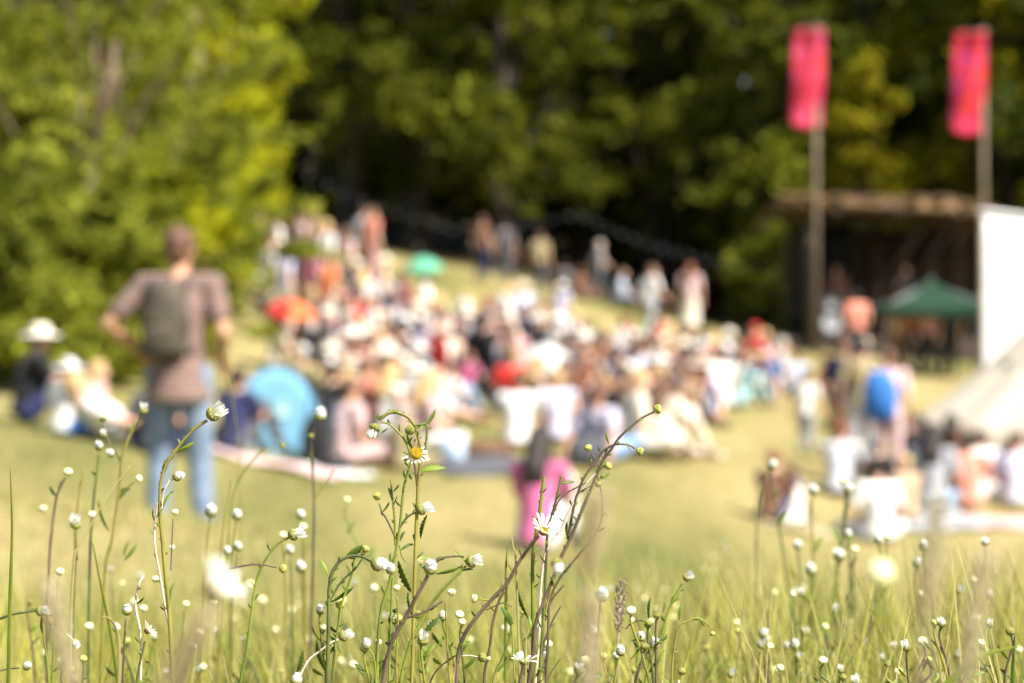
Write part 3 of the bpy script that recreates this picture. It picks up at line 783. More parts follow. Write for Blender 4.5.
# --- the man with the backpack
def plaid():
    m, n, b, out = nodes_of('checked_shirt'); L = n.links.new
    tc = n.nodes.new('ShaderNodeTexCoord'); sp = n.nodes.new('ShaderNodeSeparateXYZ'); L(tc.outputs['Object'], sp.inputs[0])
    def band(axis, freq, thr):
        a = n.nodes.new('ShaderNodeMath'); a.operation = 'MULTIPLY'; a.inputs[1].default_value = freq; L(sp.outputs[axis], a.inputs[0])
        f = n.nodes.new('ShaderNodeMath'); f.operation = 'FRACT'; L(a.outputs[0], f.inputs[0])
        g_ = n.nodes.new('ShaderNodeMath'); g_.operation = 'LESS_THAN'; g_.inputs[1].default_value = thr; L(f.outputs[0], g_.inputs[0]); return g_
    c = n.nodes.new('ShaderNodeMixRGB'); c.inputs[1].default_value = (.22, .145, .115, 1); c.inputs[2].default_value = (.085, .05, .042, 1); L(band(2, 34, .42).outputs[0], c.inputs[0])
    c2 = n.nodes.new('ShaderNodeMixRGB'); c2.inputs[2].default_value = (.12, .075, .065, 1); L(c.outputs[0], c2.inputs[1])
    mu = n.nodes.new('ShaderNodeMath'); mu.operation = 'MULTIPLY'; mu.inputs[1].default_value = .85; L(band(0, 30, .42).outputs[0], mu.inputs[0]); L(mu.outputs[0], c2.inputs[0])
    L(c2.outputs[0], b.inputs['Base Color']); b.inputs['Roughness'].default_value = .9
    k = n.nodes.new('ShaderNodeTexNoise'); k.inputs['Scale'].default_value = 9; L(tc.outputs['Object'], k.inputs['Vector'])
    bp = n.nodes.new('ShaderNodeBump'); bp.inputs['Strength'].default_value = .8; bp.inputs['Distance'].default_value = .03; L(k.outputs[0], bp.inputs['Height']); L(bp.outputs[0], b.inputs['Normal'])
    return m
DENIM = mat('cloth_jeans', (.18, .235, .31), (.09, .125, .18), scale=7, rough=.9, bump=.5, bscale=10)
man = person(179, 557, 'akimbo', -4, 'brown', 'denim', 'brown', 'man in brown checked shirt and blue jeans with a backpack, standing with his back turned', skin='tan', d=12.9, mats=(plaid(), DENIM), scale=1.02)
man.scale.x *= .97
ml = man.location
bpk = thing('backpack', 'worn olive-brown backpack on the back of the standing man', 'backpack', (ml.x-.045, ml.y-.115, ml.z+1.06), math.radians(-4))
bpk.scale = (.92, .92, .92)
BPM = mat('backpack_cloth', (.075, .06, .042), (.035, .028, .022), scale=9, rough=.9, bump=.4, bscale=20)
BPD = mat('backpack_strap', (.05, .045, .045), rough=.9)
m = MB(); m.ell((0, -.06, .18), (.145, .095, .215), sub=3); m.box((0, -.04, .12), (.26, .13, .26), bevel=.05); m.ell((0, -.05, .33), (.12, .08, .09)); 
o = link_mesh('bag', remesh(m, 'bag', .012, 4), bpk, BPM)
m = MB(); m.box((0, -.145, .09), (.20, .075, .17), bevel=.028); m.build('front_pocket', BPM, bpk)
m = MB(); m.path([(-.04, -.03, .40), (-.03, -.04, .45), (.03, -.04, .45), (.04, -.03, .40)], .01, seg=8); m.build('handle', BPD, bpk)
for s in (-1, 1):
    m = MB(); m.path([(s*.09, .0, .36), (s*.105, .06, .44), (s*.11, .14, .452), (s*.115, .235, .36), (s*.125, .262, .22), (s*.17, .16, .08), (s*.13, -.01, .02)], [.022]*7, seg=8); m.build('strap', BPD, bpk)

# --- the woman in pink and the people along the left
person(536, 556, 'knees', -18, 'pink', 'white', 'dark', 'woman in bright pink top with long dark hair sitting alone in the grass', style='long', d=18.6, scale=1.1).scale.x = .95
person(27, 438, 'knees', -70, 'black', 'navy', 'dark', 'person in black top and round cream sun hat at the left edge', skin='tan', hat=('sunhat', 'cream'), d=21.5, scale=1.0)
person(64, 462, 'cross', -30, 'white', 'blue', 'brown', 'person in white top and white sun hat beside the cream sun hat', hat=('sunhat', 'white'), d=20.6, scale=.74)
person(93, 452, 'cross', -100, 'dusty rose', 'blue', 'blonde', 'blonde person in dusty rose top and blue trousers right of the two sun hats', style='long', d=20.9, scale=.76)
person(128, 446, 'recline', -60, 'white', 'navy', 'blonde', 'reclining person in white top just left of the standing man', d=20.8)
person(154, 452, 'cross', 0, 'dark grey', 'navy', 'dark', 'person in dark clothes half hidden behind the standing man', d=20.6, scale=.8)
person(232, 452, 'knees', -30, 'navy', 'dark grey', 'dark', 'person in navy top sitting between the standing man and the blue pop-up tent', skin='tan', d=24.5)

FG = 'festival goers on the meadow'
T = lambda *a, **k: person(*a, **k)
# upper left onlookers
T(275, 306, 'stand', -60, 'white', 'orange', 'dark', 'standing onlooker in white top and orange skirt next to the bright tree', botk='skirt')
T(297, 298, 'stand', -50, 'pale pink', 'navy', 'brown', 'standing onlooker in pale pink top and navy trousers beside the red cap', style='long')
T(311, 290, 'stand', -55, 'tan', 'grey', 'auburn', 'standing onlooker in a red cap and tan top at the top of the crowd', hat=('cap', 'red'), scale=1.05)
T(325, 320, 'stand', -50, 'white', 'tan', 'blonde', 'tall standing onlooker in loose white shirt and tan shorts', botk='shorts', scale=1.08)
T(344, 318, 'stand', -40, 'pale pink', 'dark grey', 'brown', 'standing onlooker in pale pink shirt between the white shirt and the coral top', style='long')
T(371, 290, 'stand', -50, 'coral', 'dusty rose', 'brown', 'tall brown-haired onlooker in coral top standing apart at the top of the crowd', scale=1.04)
T(362, 287, 'stand', -50, 'light grey', 'tan', 'dark', 'onlooker in light grey shirt standing close by the coral top', scale=1.02)
T(270, 332, 'stand', -60, 'white', 'cream', 'brown', 'onlooker in white smock standing in front of the bright bush', topk='shirt')
T(284, 345, 'stand', -55, 'lilac', 'cream', 'dark', 'onlooker in lilac top and cream trousers behind the red parasol')
T(299, 325, 'stand', -50, 'navy', 'khaki', 'dark', 'onlooker in navy jumper standing left of the white shirt')
T(312, 338, 'stand', -50, 'magenta', 'teal', 'dark', 'onlooker in magenta top and teal trousers right of the red parasol')
T(328, 342, 'stand', -45, 'orange', 'cream', 'auburn', 'small onlooker in orange top beside the red parasol', scale=.9)
T(258, 300, 'stand', -50, 'yellow', 'dark grey', 'dark', 'onlooker in yellow top half hidden by the bright tree')
# seated, upper and middle left
S_ = [
 (345, 352, 'cross', 'cream', 'tan', 'brown', None, 'short', 'person in cream shirt, the left of the two pale backs below the white shirt', 1.1),
 (369, 354, 'cross', 'white', 'denim', 'auburn', None, 'short', 'person in white shirt, the right of the two pale backs', 1.1),
 (356, 338, 'knees', 'red', 'black', 'dark', None, 'short', 'person in red top glimpsed between the two pale backs', 1),
 (381, 302, 'cross', 'cream', 'tan', 'blonde', ('sunhat', 'cream'), 'short', 'seated person in cream sun hat and cream top below the coral onlooker', 1.1),
 (398, 318, 'knees', 'magenta', 'tan', 'brown', None, 'long', 'seated person in magenta top left of the green parasol', 1),
 (395, 345, 'cross', 'grey', 'navy', 'dark', None, 'short', 'seated person in grey top right of the two pale backs', 1),
 (424, 318, 'cross', 'white', 'tan', 'brown', None, 'short', 'person in white top sitting under the green parasol', 1.1),
 (411, 336, 'knees', 'dusty rose', 'brown', 'auburn', None, 'long', 'seated person in dusty rose top just below the green parasol', 1),
 (437, 340, 'cross', 'cream', 'cream', 'blonde', None, 'long', 'blonde seated person in cream clothes right of the green parasol', 1),
 (463, 336, 'cross', 'white', 'tan', 'blonde', None, 'short', 'person in white top at the upper rim of the crowd below the open grass', .95),
 (449, 352, 'lean', 'pale pink', 'denim', 'brown', None, 'long', 'person in pale pink top leaning back near the upper rim', 1),
 (424, 372, 'cross', 'lilac', 'black', 'grey', ('cap', 'light grey'), 'short', 'person in lilac top and grey cap above the red chair', 1),
 (457, 368, 'cross', 'lilac', 'dark grey', 'brown', None, 'short', 'person in lilac shirt right behind the red chair', 1),
 (486, 340, 'knees', 'brown', 'brown', 'auburn', None, 'long', 'auburn-haired seated person in brown top at the upper rim', 1),
 (505, 334, 'cross', 'white', 'lilac', 'blonde', None, 'long', 'blonde person in white top beside the round cream hat', 1.1),
 (523, 330, 'knees', 'lilac', 'navy', 'blonde', ('sunhat', 'cream'), 'short', 'person in lilac top and round cream sun hat left of the lilac dress', 1.15),
 (497, 358, 'cross', 'pale pink', 'white', 'brown', None, 'long', 'person in pale pink top below the blonde one in white', 1.05),
 (520, 352, 'knees', 'navy', 'navy', 'dark', None, 'short', 'dark-haired person in navy top above the white parasol', 1),
 (540, 345, 'cross', 'tan', 'tan', 'brown', None, 'bun', 'person in tan top with hair in a bun, left of the lilac dress', 1),
 (507, 396, 'cross', 'pale pink', 'black', 'brown', None, 'short', 'person in pale pink shirt right of the black folding chair', 1),
 (491, 384, 'knees', 'lilac', 'dark grey', 'blonde', None, 'short', 'person in lilac top behind the black folding chair', 1),
 (487, 392, 'chair', 'black', 'black', 'dark', None, 'short', 'person in black sitting on the black folding chair', 1),
 (548, 404, 'cross', 'khaki', 'tan', 'grey', None, 'short', 'grey-haired person in khaki top under the white parasol', 1),
 (443, 398, 'chair', 'cream', 'red', 'blonde', ('sunhat', 'cream'), 'short', 'person in cream top and cream sun hat on the low red chair', .95),
 (466, 396, 'knees', 'pink', 'black', 'brown', None, 'short', 'small person in pink top right beside the red chair', .75),
 (277, 372, 'cross', 'cream', 'khaki', 'blonde', None, 'long', 'blonde seated person in cream top just above the blue pop-up tent', 1.1),
 (296, 374, 'knees', 'khaki', 'khaki', 'grey', None, 'short', 'person in khaki top between the red parasol and the blue pop-up tent', 1),
 (327, 392, 'chair', 'pale blue', 'black', 'dark', ('cap', 'white'), 'short', 'person in pale blue shirt and white cap on the left black folding chair', 1),
 (344, 402, 'knees', 'pale pink', 'tan', 'brown', None, 'long', 'person in pale pink top right of the left black folding chair', 1.05),
 (367, 408, 'cross', 'magenta', 'navy', 'dark', None, 'short', 'person in magenta shirt left of the round cream sun hat', 1.05),
 (382, 404, 'cross', 'khaki', 'khaki', 'blonde', ('bighat', 'cream'), 'short', 'person in large cream sun hat and khaki top in mid crowd', 1.0),
 (402, 400, 'knees', 'khaki', 'khaki', 'brown', None, 'short', 'brown-haired person in khaki shirt left of the red chair', 1),
 (345, 467, 'cross', 'pale pink', 'pale pink', 'brown', None, 'short', 'broad person in pale pink shirt in the front row beside the black bag', 1.12),
 (388, 442, 'cross', 'white', 'tan', 'blonde', None, 'long', 'blonde person in white top behind the khaki front-row sitter', 1.1),
 (402, 472, 'cross', 'khaki', 'khaki', 'grey', None, 'short', 'front-row person in pale khaki shirt, hunched low', .8),
 (424, 452, 'cross', 'pale pink', 'white', 'blonde', None, 'long', 'person in pale pink top behind the blue and white bag', 1.05),
 (443, 424, 'knees', 'white', 'denim', 'brown', None, 'short', 'person in white top below the red chair', .95),
 (517, 450, 'knees', 'white', 'tan', 'brown', None, 'short', 'front-row person in bright white shirt right of the brown satchel', 1.05),
 (531, 420, 'knees', 'tan', 'brown', 'blonde', None, 'long', 'blonde person in tan top below the white parasol', 1),
 (557, 444, 'cross', 'lilac', 'navy', 'blonde', None, 'short', 'person in lilac top above the pink-topped woman', 1.05),
 (561, 428, 'knees', 'tan', 'tan', 'brown', None, 'long', 'sunburnt person in tan top right of the white parasol', 1.1),
 (583, 438, 'cross', 'pale pink', 'navy', 'auburn', None, 'long', 'auburn-haired person in pale pink top behind the dark cool bag', 1.05),
 (607, 462, 'lean', 'lilac', 'denim', 'brown', None, 'short', 'person in lilac shirt leaning back beside the dark cool bag', 1.05),
 (633, 458, 'cross', 'cream', 'cream', 'blonde', None, 'short', 'front-row person in loose cream top, left one of the cream pair', 1.2),
 (659, 460, 'knees', 'cream', 'cream', 'brown', None, 'long', 'front-row person in cream dress, right one of the cream pair', 1.1),
 # middle and right of the crowd
 (584, 368, 'cross', 'white', 'dusty rose', 'brown', None, 'short', 'person in white shirt right below the lilac dress', 1),
 (595, 384, 'knees', 'red', 'grey', 'brown', None, 'short', 'person in faded red top in mid crowd right of the white parasol', .95),
 (606, 372, 'cross', 'tan', 'tan', 'blonde', None, 'long', 'blonde person in tan top at the upper rim right of the lilac dress', 1),
 (622, 366, 'knees', 'coral', 'tan', 'auburn', None, 'short', 'person in coral top at the upper rim left of the red top', 1.05),
 (616, 398, 'cross', 'white', 'grey', 'grey', None, 'short', 'grey-haired person in white shirt left of the big pale blue shirt', 1),
 (638, 412, 'cross', 'pale blue', 'denim', 'brown', None, 'short', 'large person in pale blue shirt below the red top', 1.3),
 (653, 372, 'knees', 'red', 'black', 'auburn', None, 'short', 'person in bright red top beneath the man in the white top', 1.15),
 (668, 368, 'cross', 'pale pink', 'tan', 'blonde', None, 'long', 'person in pale pink top right of the bright red top', 1),
 (601, 418, 'cross', 'teal', 'khaki', 'brown', None, 'short', 'small person in pastel teal top in mid crowd', .85),
 (577, 408, 'knees', 'tan', 'brown', 'brown', None, 'short', 'person in tan top right of the white parasol pole', 1),
 (572, 388, 'knees', 'dark grey', 'black', 'dark', None, 'short', 'dark-haired person in dark grey beside the white parasol', 1),
 (626, 420, 'knees', 'dark grey', 'khaki', 'dark', None, 'short', 'person in dark grey jumper left of the big pale blue shirt', 1),
 (664, 402, 'cross', 'white', 'blue', 'blonde', None, 'short', 'person in white top and blue shorts left of the green jumper', 1),
 (688, 410, 'cross', 'green', 'black', 'dark', None, 'short', 'person in green jumper on dark rug right of centre', 1.1),
 (683, 376, 'knees', 'grey', 'navy', 'brown', None, 'short', 'person in grey top below the woman in the pale dress', 1),
 (698, 392, 'cross', 'cream', 'khaki', 'grey', None, 'short', 'person in cream top right of the green jumper', 1),
 (713, 384, 'knees', 'lilac', 'navy', 'blonde', None, 'long', 'blonde person in lilac top left of the red cap', 1.05),
 (725, 376, 'cross', 'pale blue', 'tan', 'blonde', ('sunhat', 'cream'), 'short', 'person in pale blue top and cream sun hat near the red cap', 1),
 (720, 410, 'cross', 'white', 'grey', 'brown', None, 'short', 'person in white shirt at the front of the right-hand crowd', 1.2),
 (737, 408, 'knees', 'teal', 'teal', 'brown', None, 'short', 'person in teal top right of the front white shirt', 1),
 (749, 374, 'knees', 'red', 'black', 'brown', ('cap', 'red'), 'short', 'person in red cap and red top at the right of the crowd', 1.1),
 (768, 384, 'knees', 'dusty rose', 'red', 'brown', None, 'short', 'person in dusty rose top and red trousers right of the red cap', 1),
 (778, 394, 'cross', 'light grey', 'grey', 'grey', None, 'short', 'grey-haired person in light grey top at the right rim of the crowd', 1.1),
 (764, 376, 'cross', 'lilac', 'grey', 'blonde', None, 'short', 'person in lilac top directly right of the red cap', 1),
 (797, 396, 'cross', 'pale blue', 'teal', 'brown', None, 'short', 'small person in pale blue top left of the child in white', .9),
 (822, 396, 'knees', 'coral', 'tan', 'auburn', None, 'short', 'small person in coral top left of the navy vest', .9),
 (404, 386, 'knees', 'black', 'black', 'dark', None, 'short', 'person all in black left of the red chair, behind the khaki shirt', 1.15),  # black-clad sitters from here added to make the crowd's dark gaps
 (478, 378, 'cross', 'black', 'navy', 'dark', None, 'long', 'person in black with long dark hair above the black folding chair', 1.15),
 (503, 398, 'knees', 'dark grey', 'black', 'dark', None, 'short', 'person in dark grey right beside the black folding chair', 1.1),
 (320, 396, 'knees', 'black', 'black', 'dark', None, 'long', 'long-haired person in black beside the left folding chair', 1.15),
 (598, 394, 'knees', 'black', 'dark grey', 'dark', None, 'short', 'person in black above the pastel teal top', 1.1),
 (328, 436, 'knees', 'black', 'black', 'dark', None, 'short', 'person in black between the blue pop-up tent and the pale pink shirt', 1.0),
 # under the trees
 (580, 300, 'cross', 'brown', 'brown', 'brown', None, 'short', 'person in brown top sitting in the tree shade', 1),
 (620, 304, 'cross', 'pale blue', 'denim', 'brown', None, 'short', 'person in pale blue shirt sitting at the edge of the tree shade', 1.1),
 (565, 292, 'knees', 'dark grey', 'navy', 'dark', None, 'short', 'person in dark grey sitting in shade left of the brown top', 1),
]
ROT = [-50, -62, -38, -75, -45, -20, -90, 10]
for i, (px, py, pose, top, bot, hair, hat, style, lab, sc) in enumerate(S_):
    sk = 'tan' if i % 5 == 2 else 'fair'
    T(px, py, pose, ROT[i % 8]+(i*7 % 13-6), top, bot, hair, lab, skin=sk, hat=hat, style=style, scale=sc*(.97+.06*((i*37) % 10)/10), botk='shorts' if i % 4 == 1 else 'trousers', topk='vest' if i % 6 == 3 else 'shirt')
# standing in the middle distance; clothes under the trees darkened to paint shade
T(561, 352, 'stand', -30, 'lilac', 'lilac', 'blonde', 'person standing in pale lilac dress and white hat amid the crowd', hat=('sunhat', 'white'), botk='skirt', scale=.78)
T(540, 296, 'stand', -20, 'khaki', 'dark grey', 'brown', 'person in khaki top standing right of the dark blue gazebo', scale=.98)
T(598, 302, 'walk', -80, 'grey', 'dark grey', 'grey', 'person in grey top walking in the tree shade', scale=1.0)
T(505, 285, 'stand', 0, 'dark grey', 'dark grey', 'dark', 'person in dark grey top in the shade under the dark blue gazebo', scale=1.0)
T(482, 282, 'stand', -30, 'brown', 'navy', 'brown', 'person in brown jacket in the shade left of the dark blue gazebo', scale=1.0)
T(650, 345, 'walk', -60, 'white', 'grey', 'brown', 'man in white top and grey trousers walking below the trees', scale=1.0)
T(690, 338, 'stand', -10, 'pale pink', 'cream', 'auburn', 'woman with auburn hair in pale pink top and long cream skirt standing alone', style='long', botk='skirt', scale=1.02)
# right-hand group
T(806, 455, 'kid', -30, 'white', 'grey', 'brown', 'child in white top and grey trousers standing alone in the grass', scale=.72)
T(857, 372, 'stand', 10, 'coral', 'dark grey', 'dark', 'dark-haired person in bright coral top in front of the stage', scale=.98)
T(842, 470, 'stand', -40, 'navy', 'tan', 'brown', 'person in navy top and tan shorts standing left of the blue rucksack', botk='shorts', skin='tan', scale=1.0)
T(862, 478, 'stand', -20, 'khaki', 'light grey', 'dark', 'person in cream cap, khaki top and light grey trousers beside the blue rucksack', hat=('cap', 'cream'), scale=1.03)
bl = T(888, 492, 'stand', -12, 'pale pink', 'pale pink', 'brown', 'tall person in pale pink clothes wearing the blue rucksack', scale=1.0)
rk = thing('rucksack', 'bright blue rucksack on the back of the tall person in pale pink', 'rucksack', (bl.location.x-.11, bl.location.y-.13, bl.location.z+.98), math.radians(-12))
m = MB(); m.ell((0, -.08, .16), (.215, .15, .32), sub=3); m.box((0, -.05, .08), (.38, .20, .38), bevel=.05)
link_mesh('bag', remesh(m, 'bag', .014, 4), rk, C('blue'))
m = MB(); m.box((0, -.17, .10), (.22, .08, .18), bevel=.03); m.build('front_pocket', C('blue'), rk)
for s in (-1, 1):
    m = MB(); m.path([(s*.09, .0, .40), (s*.105, .07, .46), (s*.11, .15, .45), (s*.115, .25, .36), (s*.125, .27, .22), (s*.17, .16, .08), (s*.13, -.01, .02)], [.022]*7, seg=8); m.build('strap', C('blue'), rk)
T(838, 500, 'knees', -30, 'light grey', 'dark grey', 'auburn', 'person in light grey top and dark trousers sitting before the standing group', scale=1.0, d=28)
T(879, 545, 'cross', 5, 'white', 'light grey', 'dark', 'dark-haired person in large white T-shirt seated in the right foreground', style='bun', d=25.0, scale=.98)
T(770, 546, 'knees', -35, 'brown', 'navy', 'auburn', 'auburn-haired seated person in brown top, left of the hunched person in white', d=25.0, style='bun', scale=.85)
T(794, 545, 'cross', 50, 'white', 'white', 'brown', 'person in white clothes sitting hunched beside the auburn-haired sitter', d=25.2, scale=.72)
T(910, 520, 'knees', 30, 'tan', 'khaki', 'blonde', 'person in tan top with bare knees right of the large white T-shirt', botk='shorts', d=26.5, scale=.85)
T(932, 514, 'cross', -20, 'grey', 'denim', 'dark', 'dark-haired person in grey top sitting in front of the bell tent', d=27.5, style='long', scale=1.1)
T(950, 512, 'knees', -80, 'brown', 'brown', 'brown', 'person in brown top left of the coral-topped sitter', skin='brown', d=29.5, scale=.9)
T(968, 506, 'knees', -15, 'coral', 'pale pink', 'dark', 'dark-haired person in coral top and pale pink skirt before the bell tent', botk='skirt', d=27.6, scale=1.0)
T(985, 500, 'knees', 20, 'white', 'teal', 'brown', 'person in white top and teal trousers beside the coral top', d=29, scale=.95)
T(1008, 498, 'stand', -60, 'tan', 'denim', 'dark', 'brown-skinned person in tan vest standing by the bell tent entrance', skin='brown', topk='vest', d=32.0, scale=.95)
T(1014, 505, 'cross', -30, 'lilac', 'white', 'brown', 'person in lilac top on the pink rug at the right edge', d=28.2)
T(874, 488, 'knees', -30, 'black', 'black', 'dark', 'person in black crouched on the grass between the legs group and the white T-shirt', d=28.0, scale=.8)
T(913, 492, 'knees', -50, 'navy', 'black', 'dark', 'dark-haired person in navy at the left foot of the bell tent', d=30.0, style='long')
T(951, 494, 'cross', -10, 'black', 'black', 'dark', 'dark-haired person in black in the shade of the bell tent', d=31.0, style='long')
T(990, 492, 'cross', -10, 'dark grey', 'navy', 'brown', 'person in dark grey in the shade of the bell tent', skin='brown', d=31.5)
# under the green gazebo and on the stage
T(896, 372, 'stand', 30, 'tan', 'brown', 'brown', 'person in tan top at the left leg of the green gazebo', d=50.5, scale=.95)
T(911, 366, 'stand', 160, 'red', 'black', 'dark', 'person in red top standing under the green gazebo', d=51.5)
T(927, 372, 'stand', 190, 'dusty rose', 'black', 'dark', 'person in dusty rose top under the green gazebo, facing the meadow', d=50.6)
T(950, 372, 'stand', 20, 'dark grey', 'black', 'dark', 'person in dark grey under the right side of the green gazebo', d=51)
T(936, 372, 'stand', 150, 'navy', 'dark grey', 'brown', 'person in navy top under the green gazebo centre', d=51.8)
o = T(836, 330, 'stand', 175, 'brown', 'black', 'dark', 'performer in brown shirt standing on the dark left side of the stage', skin='tan', d=57.3, scale=1.0); o.location.z = base+.6
o = T(905, 330, 'phone', 185, 'dark grey', 'black', 'dark', 'performer in dark grey shirt at the middle of the stage', skin='tan', d=57.8, scale=1.0); o.location.z = base+.6
# ------------------------------------------------------------------ things the crowd brought
def parasol(px, py, r, cols, label, height, tilt=(0, 0), d=None, dome=.34, name='parasol'):
    p = on(px, d) if d else at(px, py)
    t = thing(name, label, name, p)
    H = height
    rot = Matrix.Rotation(tilt[0], 3, 'X') @ Matrix.Rotation(tilt[1], 3, 'Y')
    top = Vector((0, 0, H))
    m = MB(); m.bar((0, 0, -.1), top, .012); m.build('pole', STEEL, t)
    n = 8
    mats = [cloth('parasol_'+c.replace(' ', '_'), CL[c], .35) for c in cols]
    for k, mt in enumerate(mats):
        m = MB()
        for i in range(n):
            if i*len(mats)//n != k: continue
            def fn(u_, v_, i=i):
                a = 2*math.pi*(i+u_)/n; rr = r*v_*(1-.05*math.sin(math.pi*u_)*v_)
                return top+rot@Vector((math.cos(a)*rr, math.sin(a)*rr, r*dome*(1-v_**1.9)))
            m.grid(fn, 5, 7)
        m.build('canopy', mt, t, solid=.006)
    m = MB()
    for i in range(n):
        a = 2*math.pi*i/n
        m.bar(top+rot@Vector((0, 0, -.12)), top+rot@Vector((math.cos(a)*r*.6, math.sin(a)*r*.6, r*dome*.55)), .004, seg=5)
    m.build('ribs', STEEL, t)
    return t
parasol(290, 374, .44, ['red', 'red', 'orange'], 'red and orange parasol above the crowd beside the bright bush', .92, (.2, .1), dome=.5)
parasol(423, 318, .42, ['mint'], 'mint green parasol at the upper left of the crowd', .98, (.25, -.1), dome=.62)
parasol(545, 410, .46, ['white'], 'round white parasol in the middle of the crowd', .66, (.35, 0), dome=.62)

def folding_chair(pos, col, label, rot=0.0, h=.42):
    t = thing('folding_chair', label, 'chair', pos, rot)
    cm = C(col)
    for x in (-.24, .24):
        m = MB(); m.path([(x, -.24, 0), (x, .20, h)], .011); m.build('leg', BLACKM, t)
        m = MB(); m.path([(x, .24, 0), (x, -.20, h), (x, -.30, h+.46)], .011); m.build('leg', BLACKM, t)
        m = MB(); m.box((x, 0, h+.18), (.05, .42, .025), bevel=.008); m.build('armrest', BLACKM, t)
    m = MB(); m.grid(lambda a, b: (-.24+.48*a, -.20+.42*b, h-.05*math.sin(math.pi*a)*math.sin(math.pi*b)), 10, 10); m.build('seat', cm, t, solid=.008)
    m = MB(); m.grid(lambda a, b: (-.24+.48*a, -.21-.10*b-.04*math.sin(math.pi*a), h+.02+.46*b), 10, 10); m.build('backrest', cm, t, solid=.008)
    return t
folding_chair(at(487, 394), 'black', 'black folding chair in mid crowd right of the red chair', math.radians(-30))
folding_chair(at(321, 408)+Vector((0, 0, 0)), 'black', 'empty black folding chair directly right above the blue pop-up tent', math.radians(175), h=.36)
folding_chair(at(327, 393), 'black', 'black folding chair under the person in the white cap', math.radians(-50))
folding_chair(at(443, 399), 'red', 'low red folding chair in mid crowd', math.radians(-30), h=.40)
0 and folding_chair(on(968, 28.5), 'dark grey', 'dark grey folding chair under the coral-topped person', math.radians(-15))
0 and folding_chair(on(985, 29), 'dark grey', 'dark grey folding chair under the person in teal trousers', math.radians(20))

# pop-up tent: arched front, sloping back
p = at(276, 457)
t = thing('popup_tent', 'small blue pop-up tent at the front left of the crowd', 'tent', p, math.radians(12))
BL1 = cloth('tent_blue', (.18, .40, .56), .25); BL2 = cloth('tent_blue_shaded', (.045, .16, .27), .1)  # the darker blue paints the shading on the left side
def dome(u_, v_):
    a = math.pi*u_; r = .52
    return (math.cos(a)*r*(1-.35*v_*v_), .95*v_, max(0, math.sin(a))**.8*.98*(1-v_**2.2))
m = MB(); m.grid(lambda a, b: dome(a, b*.96), 24, 14); m.build('shell', BL1, t, solid=.006)
m = MB(); m.grid(lambda a, b: (math.cos(math.pi*a)*.52*b, -.005, max(0, math.sin(math.pi*a))**.8*.98*b), 24, 6); m.build('front_panel', BL1, t, solid=.006)
m = MB(); m.path([(math.cos(math.pi*i/16)*.53, -.01, max(0, math.sin(math.pi*i/16))**.8*.99) for i in range(17)], .012); m.build('hoop', BL2, t)
m = MB(); m.grid(lambda a, b: (-.50-.30*b, .0+.9*a, (.62*(1-b))*(1-.5*a)), 10, 6); m.build('side_flap', BL2, t, solid=.006)
m = MB(); m.lathe([(0, 0), (.09, .004), (.10, .01), (.09, .016)], (.08, -.02, .52), 20, Matrix.Rotation(math.radians(90), 3, 'X')); m.build('yellow_patch', cloth('patch', (.30, .48, .50)), t)

def blanket(px, py, w, dpt, col, label, rot=0.0, cat='blanket', d=None):
    p = on(px, d) if d else at(px, py)
    cr, sr = math.cos(rot), math.sin(rot)
    def fn(a, b):
        x = (a-.5)*w; y = (b-.5)*dpt
        X_, Y_ = x*cr-y*sr, x*sr+y*cr
        return (X_, Y_, G(p.x+X_, p.y+Y_)-p.z+.035+.02*math.sin(x*9)*math.cos(y*7))
    m = MB(); m.grid(fn, 24, 16)
    o = m.build('blanket', C(col), None, solid=.012); o.location = p
    tag(o, label, cat, 'picnic blankets spread on the meadow')
blanket(272, 466, 1.35, 1.9, 'pale pink', 'pale pink picnic blanket in front of the blue pop-up tent', .05)
blanket(330, 474, .9, 1.0, 'white', 'white picnic blanket in front of the black bag', .1)
blanket(692, 452, .75, .9, 'cream', 'cream picnic blanket right of the cream-dressed pair', .1)
blanket(485, 470, 1.0, 2.0, 'dark grey', 'flat dark patch left of the pink-topped woman, beyond her', .1)  # flat dark grey sheet on the ground
blanket(685, 414, 1.1, 2.0, 'black', 'dark rug beneath the person in the green jumper', .1)
blanket(1000, 524, .8, .8, 'dusty rose', 'pink rug in front of the bell tent at the right edge', .1, d=26.5)
blanket(925, 519, .9, 2.0, 'grey', 'grey rug under the people in front of the bell tent', .1, d=27)
blanket(800, 545, .9, .8, 'khaki', 'khaki rug under the hunched person in white', .1, d=25)

def bag(px, py, size, col, label, kind='satchel', d=None, dy=0.0):
    p = on(px, d) if d else at(px, py)
    t = thing(kind, label, 'bag', p, random.uniform(-.4, .4))
    w, dp, h = size
    m = MB(); m.ell((0, 0, h*.48), (w*.5, dp*.5, h*.5), sub=3); m.box((0, 0, h*.4), (w*.86, dp*.8, h*.72), bevel=h*.14)
    link_mesh('body', remesh(m, 'body', .014, 5), t, C(col))
    m = MB(); m.path([(-w*.28, 0, h*.85), (-w*.2, 0, h*1.25), (0, .01, h*1.36), (w*.2, 0, h*1.25), (w*.28, 0, h*.85)], .012); m.build('handle', C('black'), t)
    m = MB(); m.box((0, -dp*.42, h*.38), (w*.5, dp*.16, h*.4), bevel=.015); m.build('front_pocket', C(col), t)
bag(490, 458, (.62, .26, .20), 'brown', 'brown leather satchel lying in the grass near the blue and white bag', 'satchel')
bag(453, 462, (.30, .26, .34), 'pale blue', 'round blue and white bag at the front of the crowd', 'holdall')
bag(437, 452, (.24, .2, .2), 'navy', 'small navy bag left of the blue and white bag', 'holdall')
bag(316, 468, (.34, .3, .62), 'black', 'tall black rucksack between the blue pop-up tent and the broad front-row person', 'rucksack')
bag(588, 466, (.50, .34, .36), 'dark grey', 'dark cool bag in front of the auburn-haired person in pale pink', 'cool_bag')
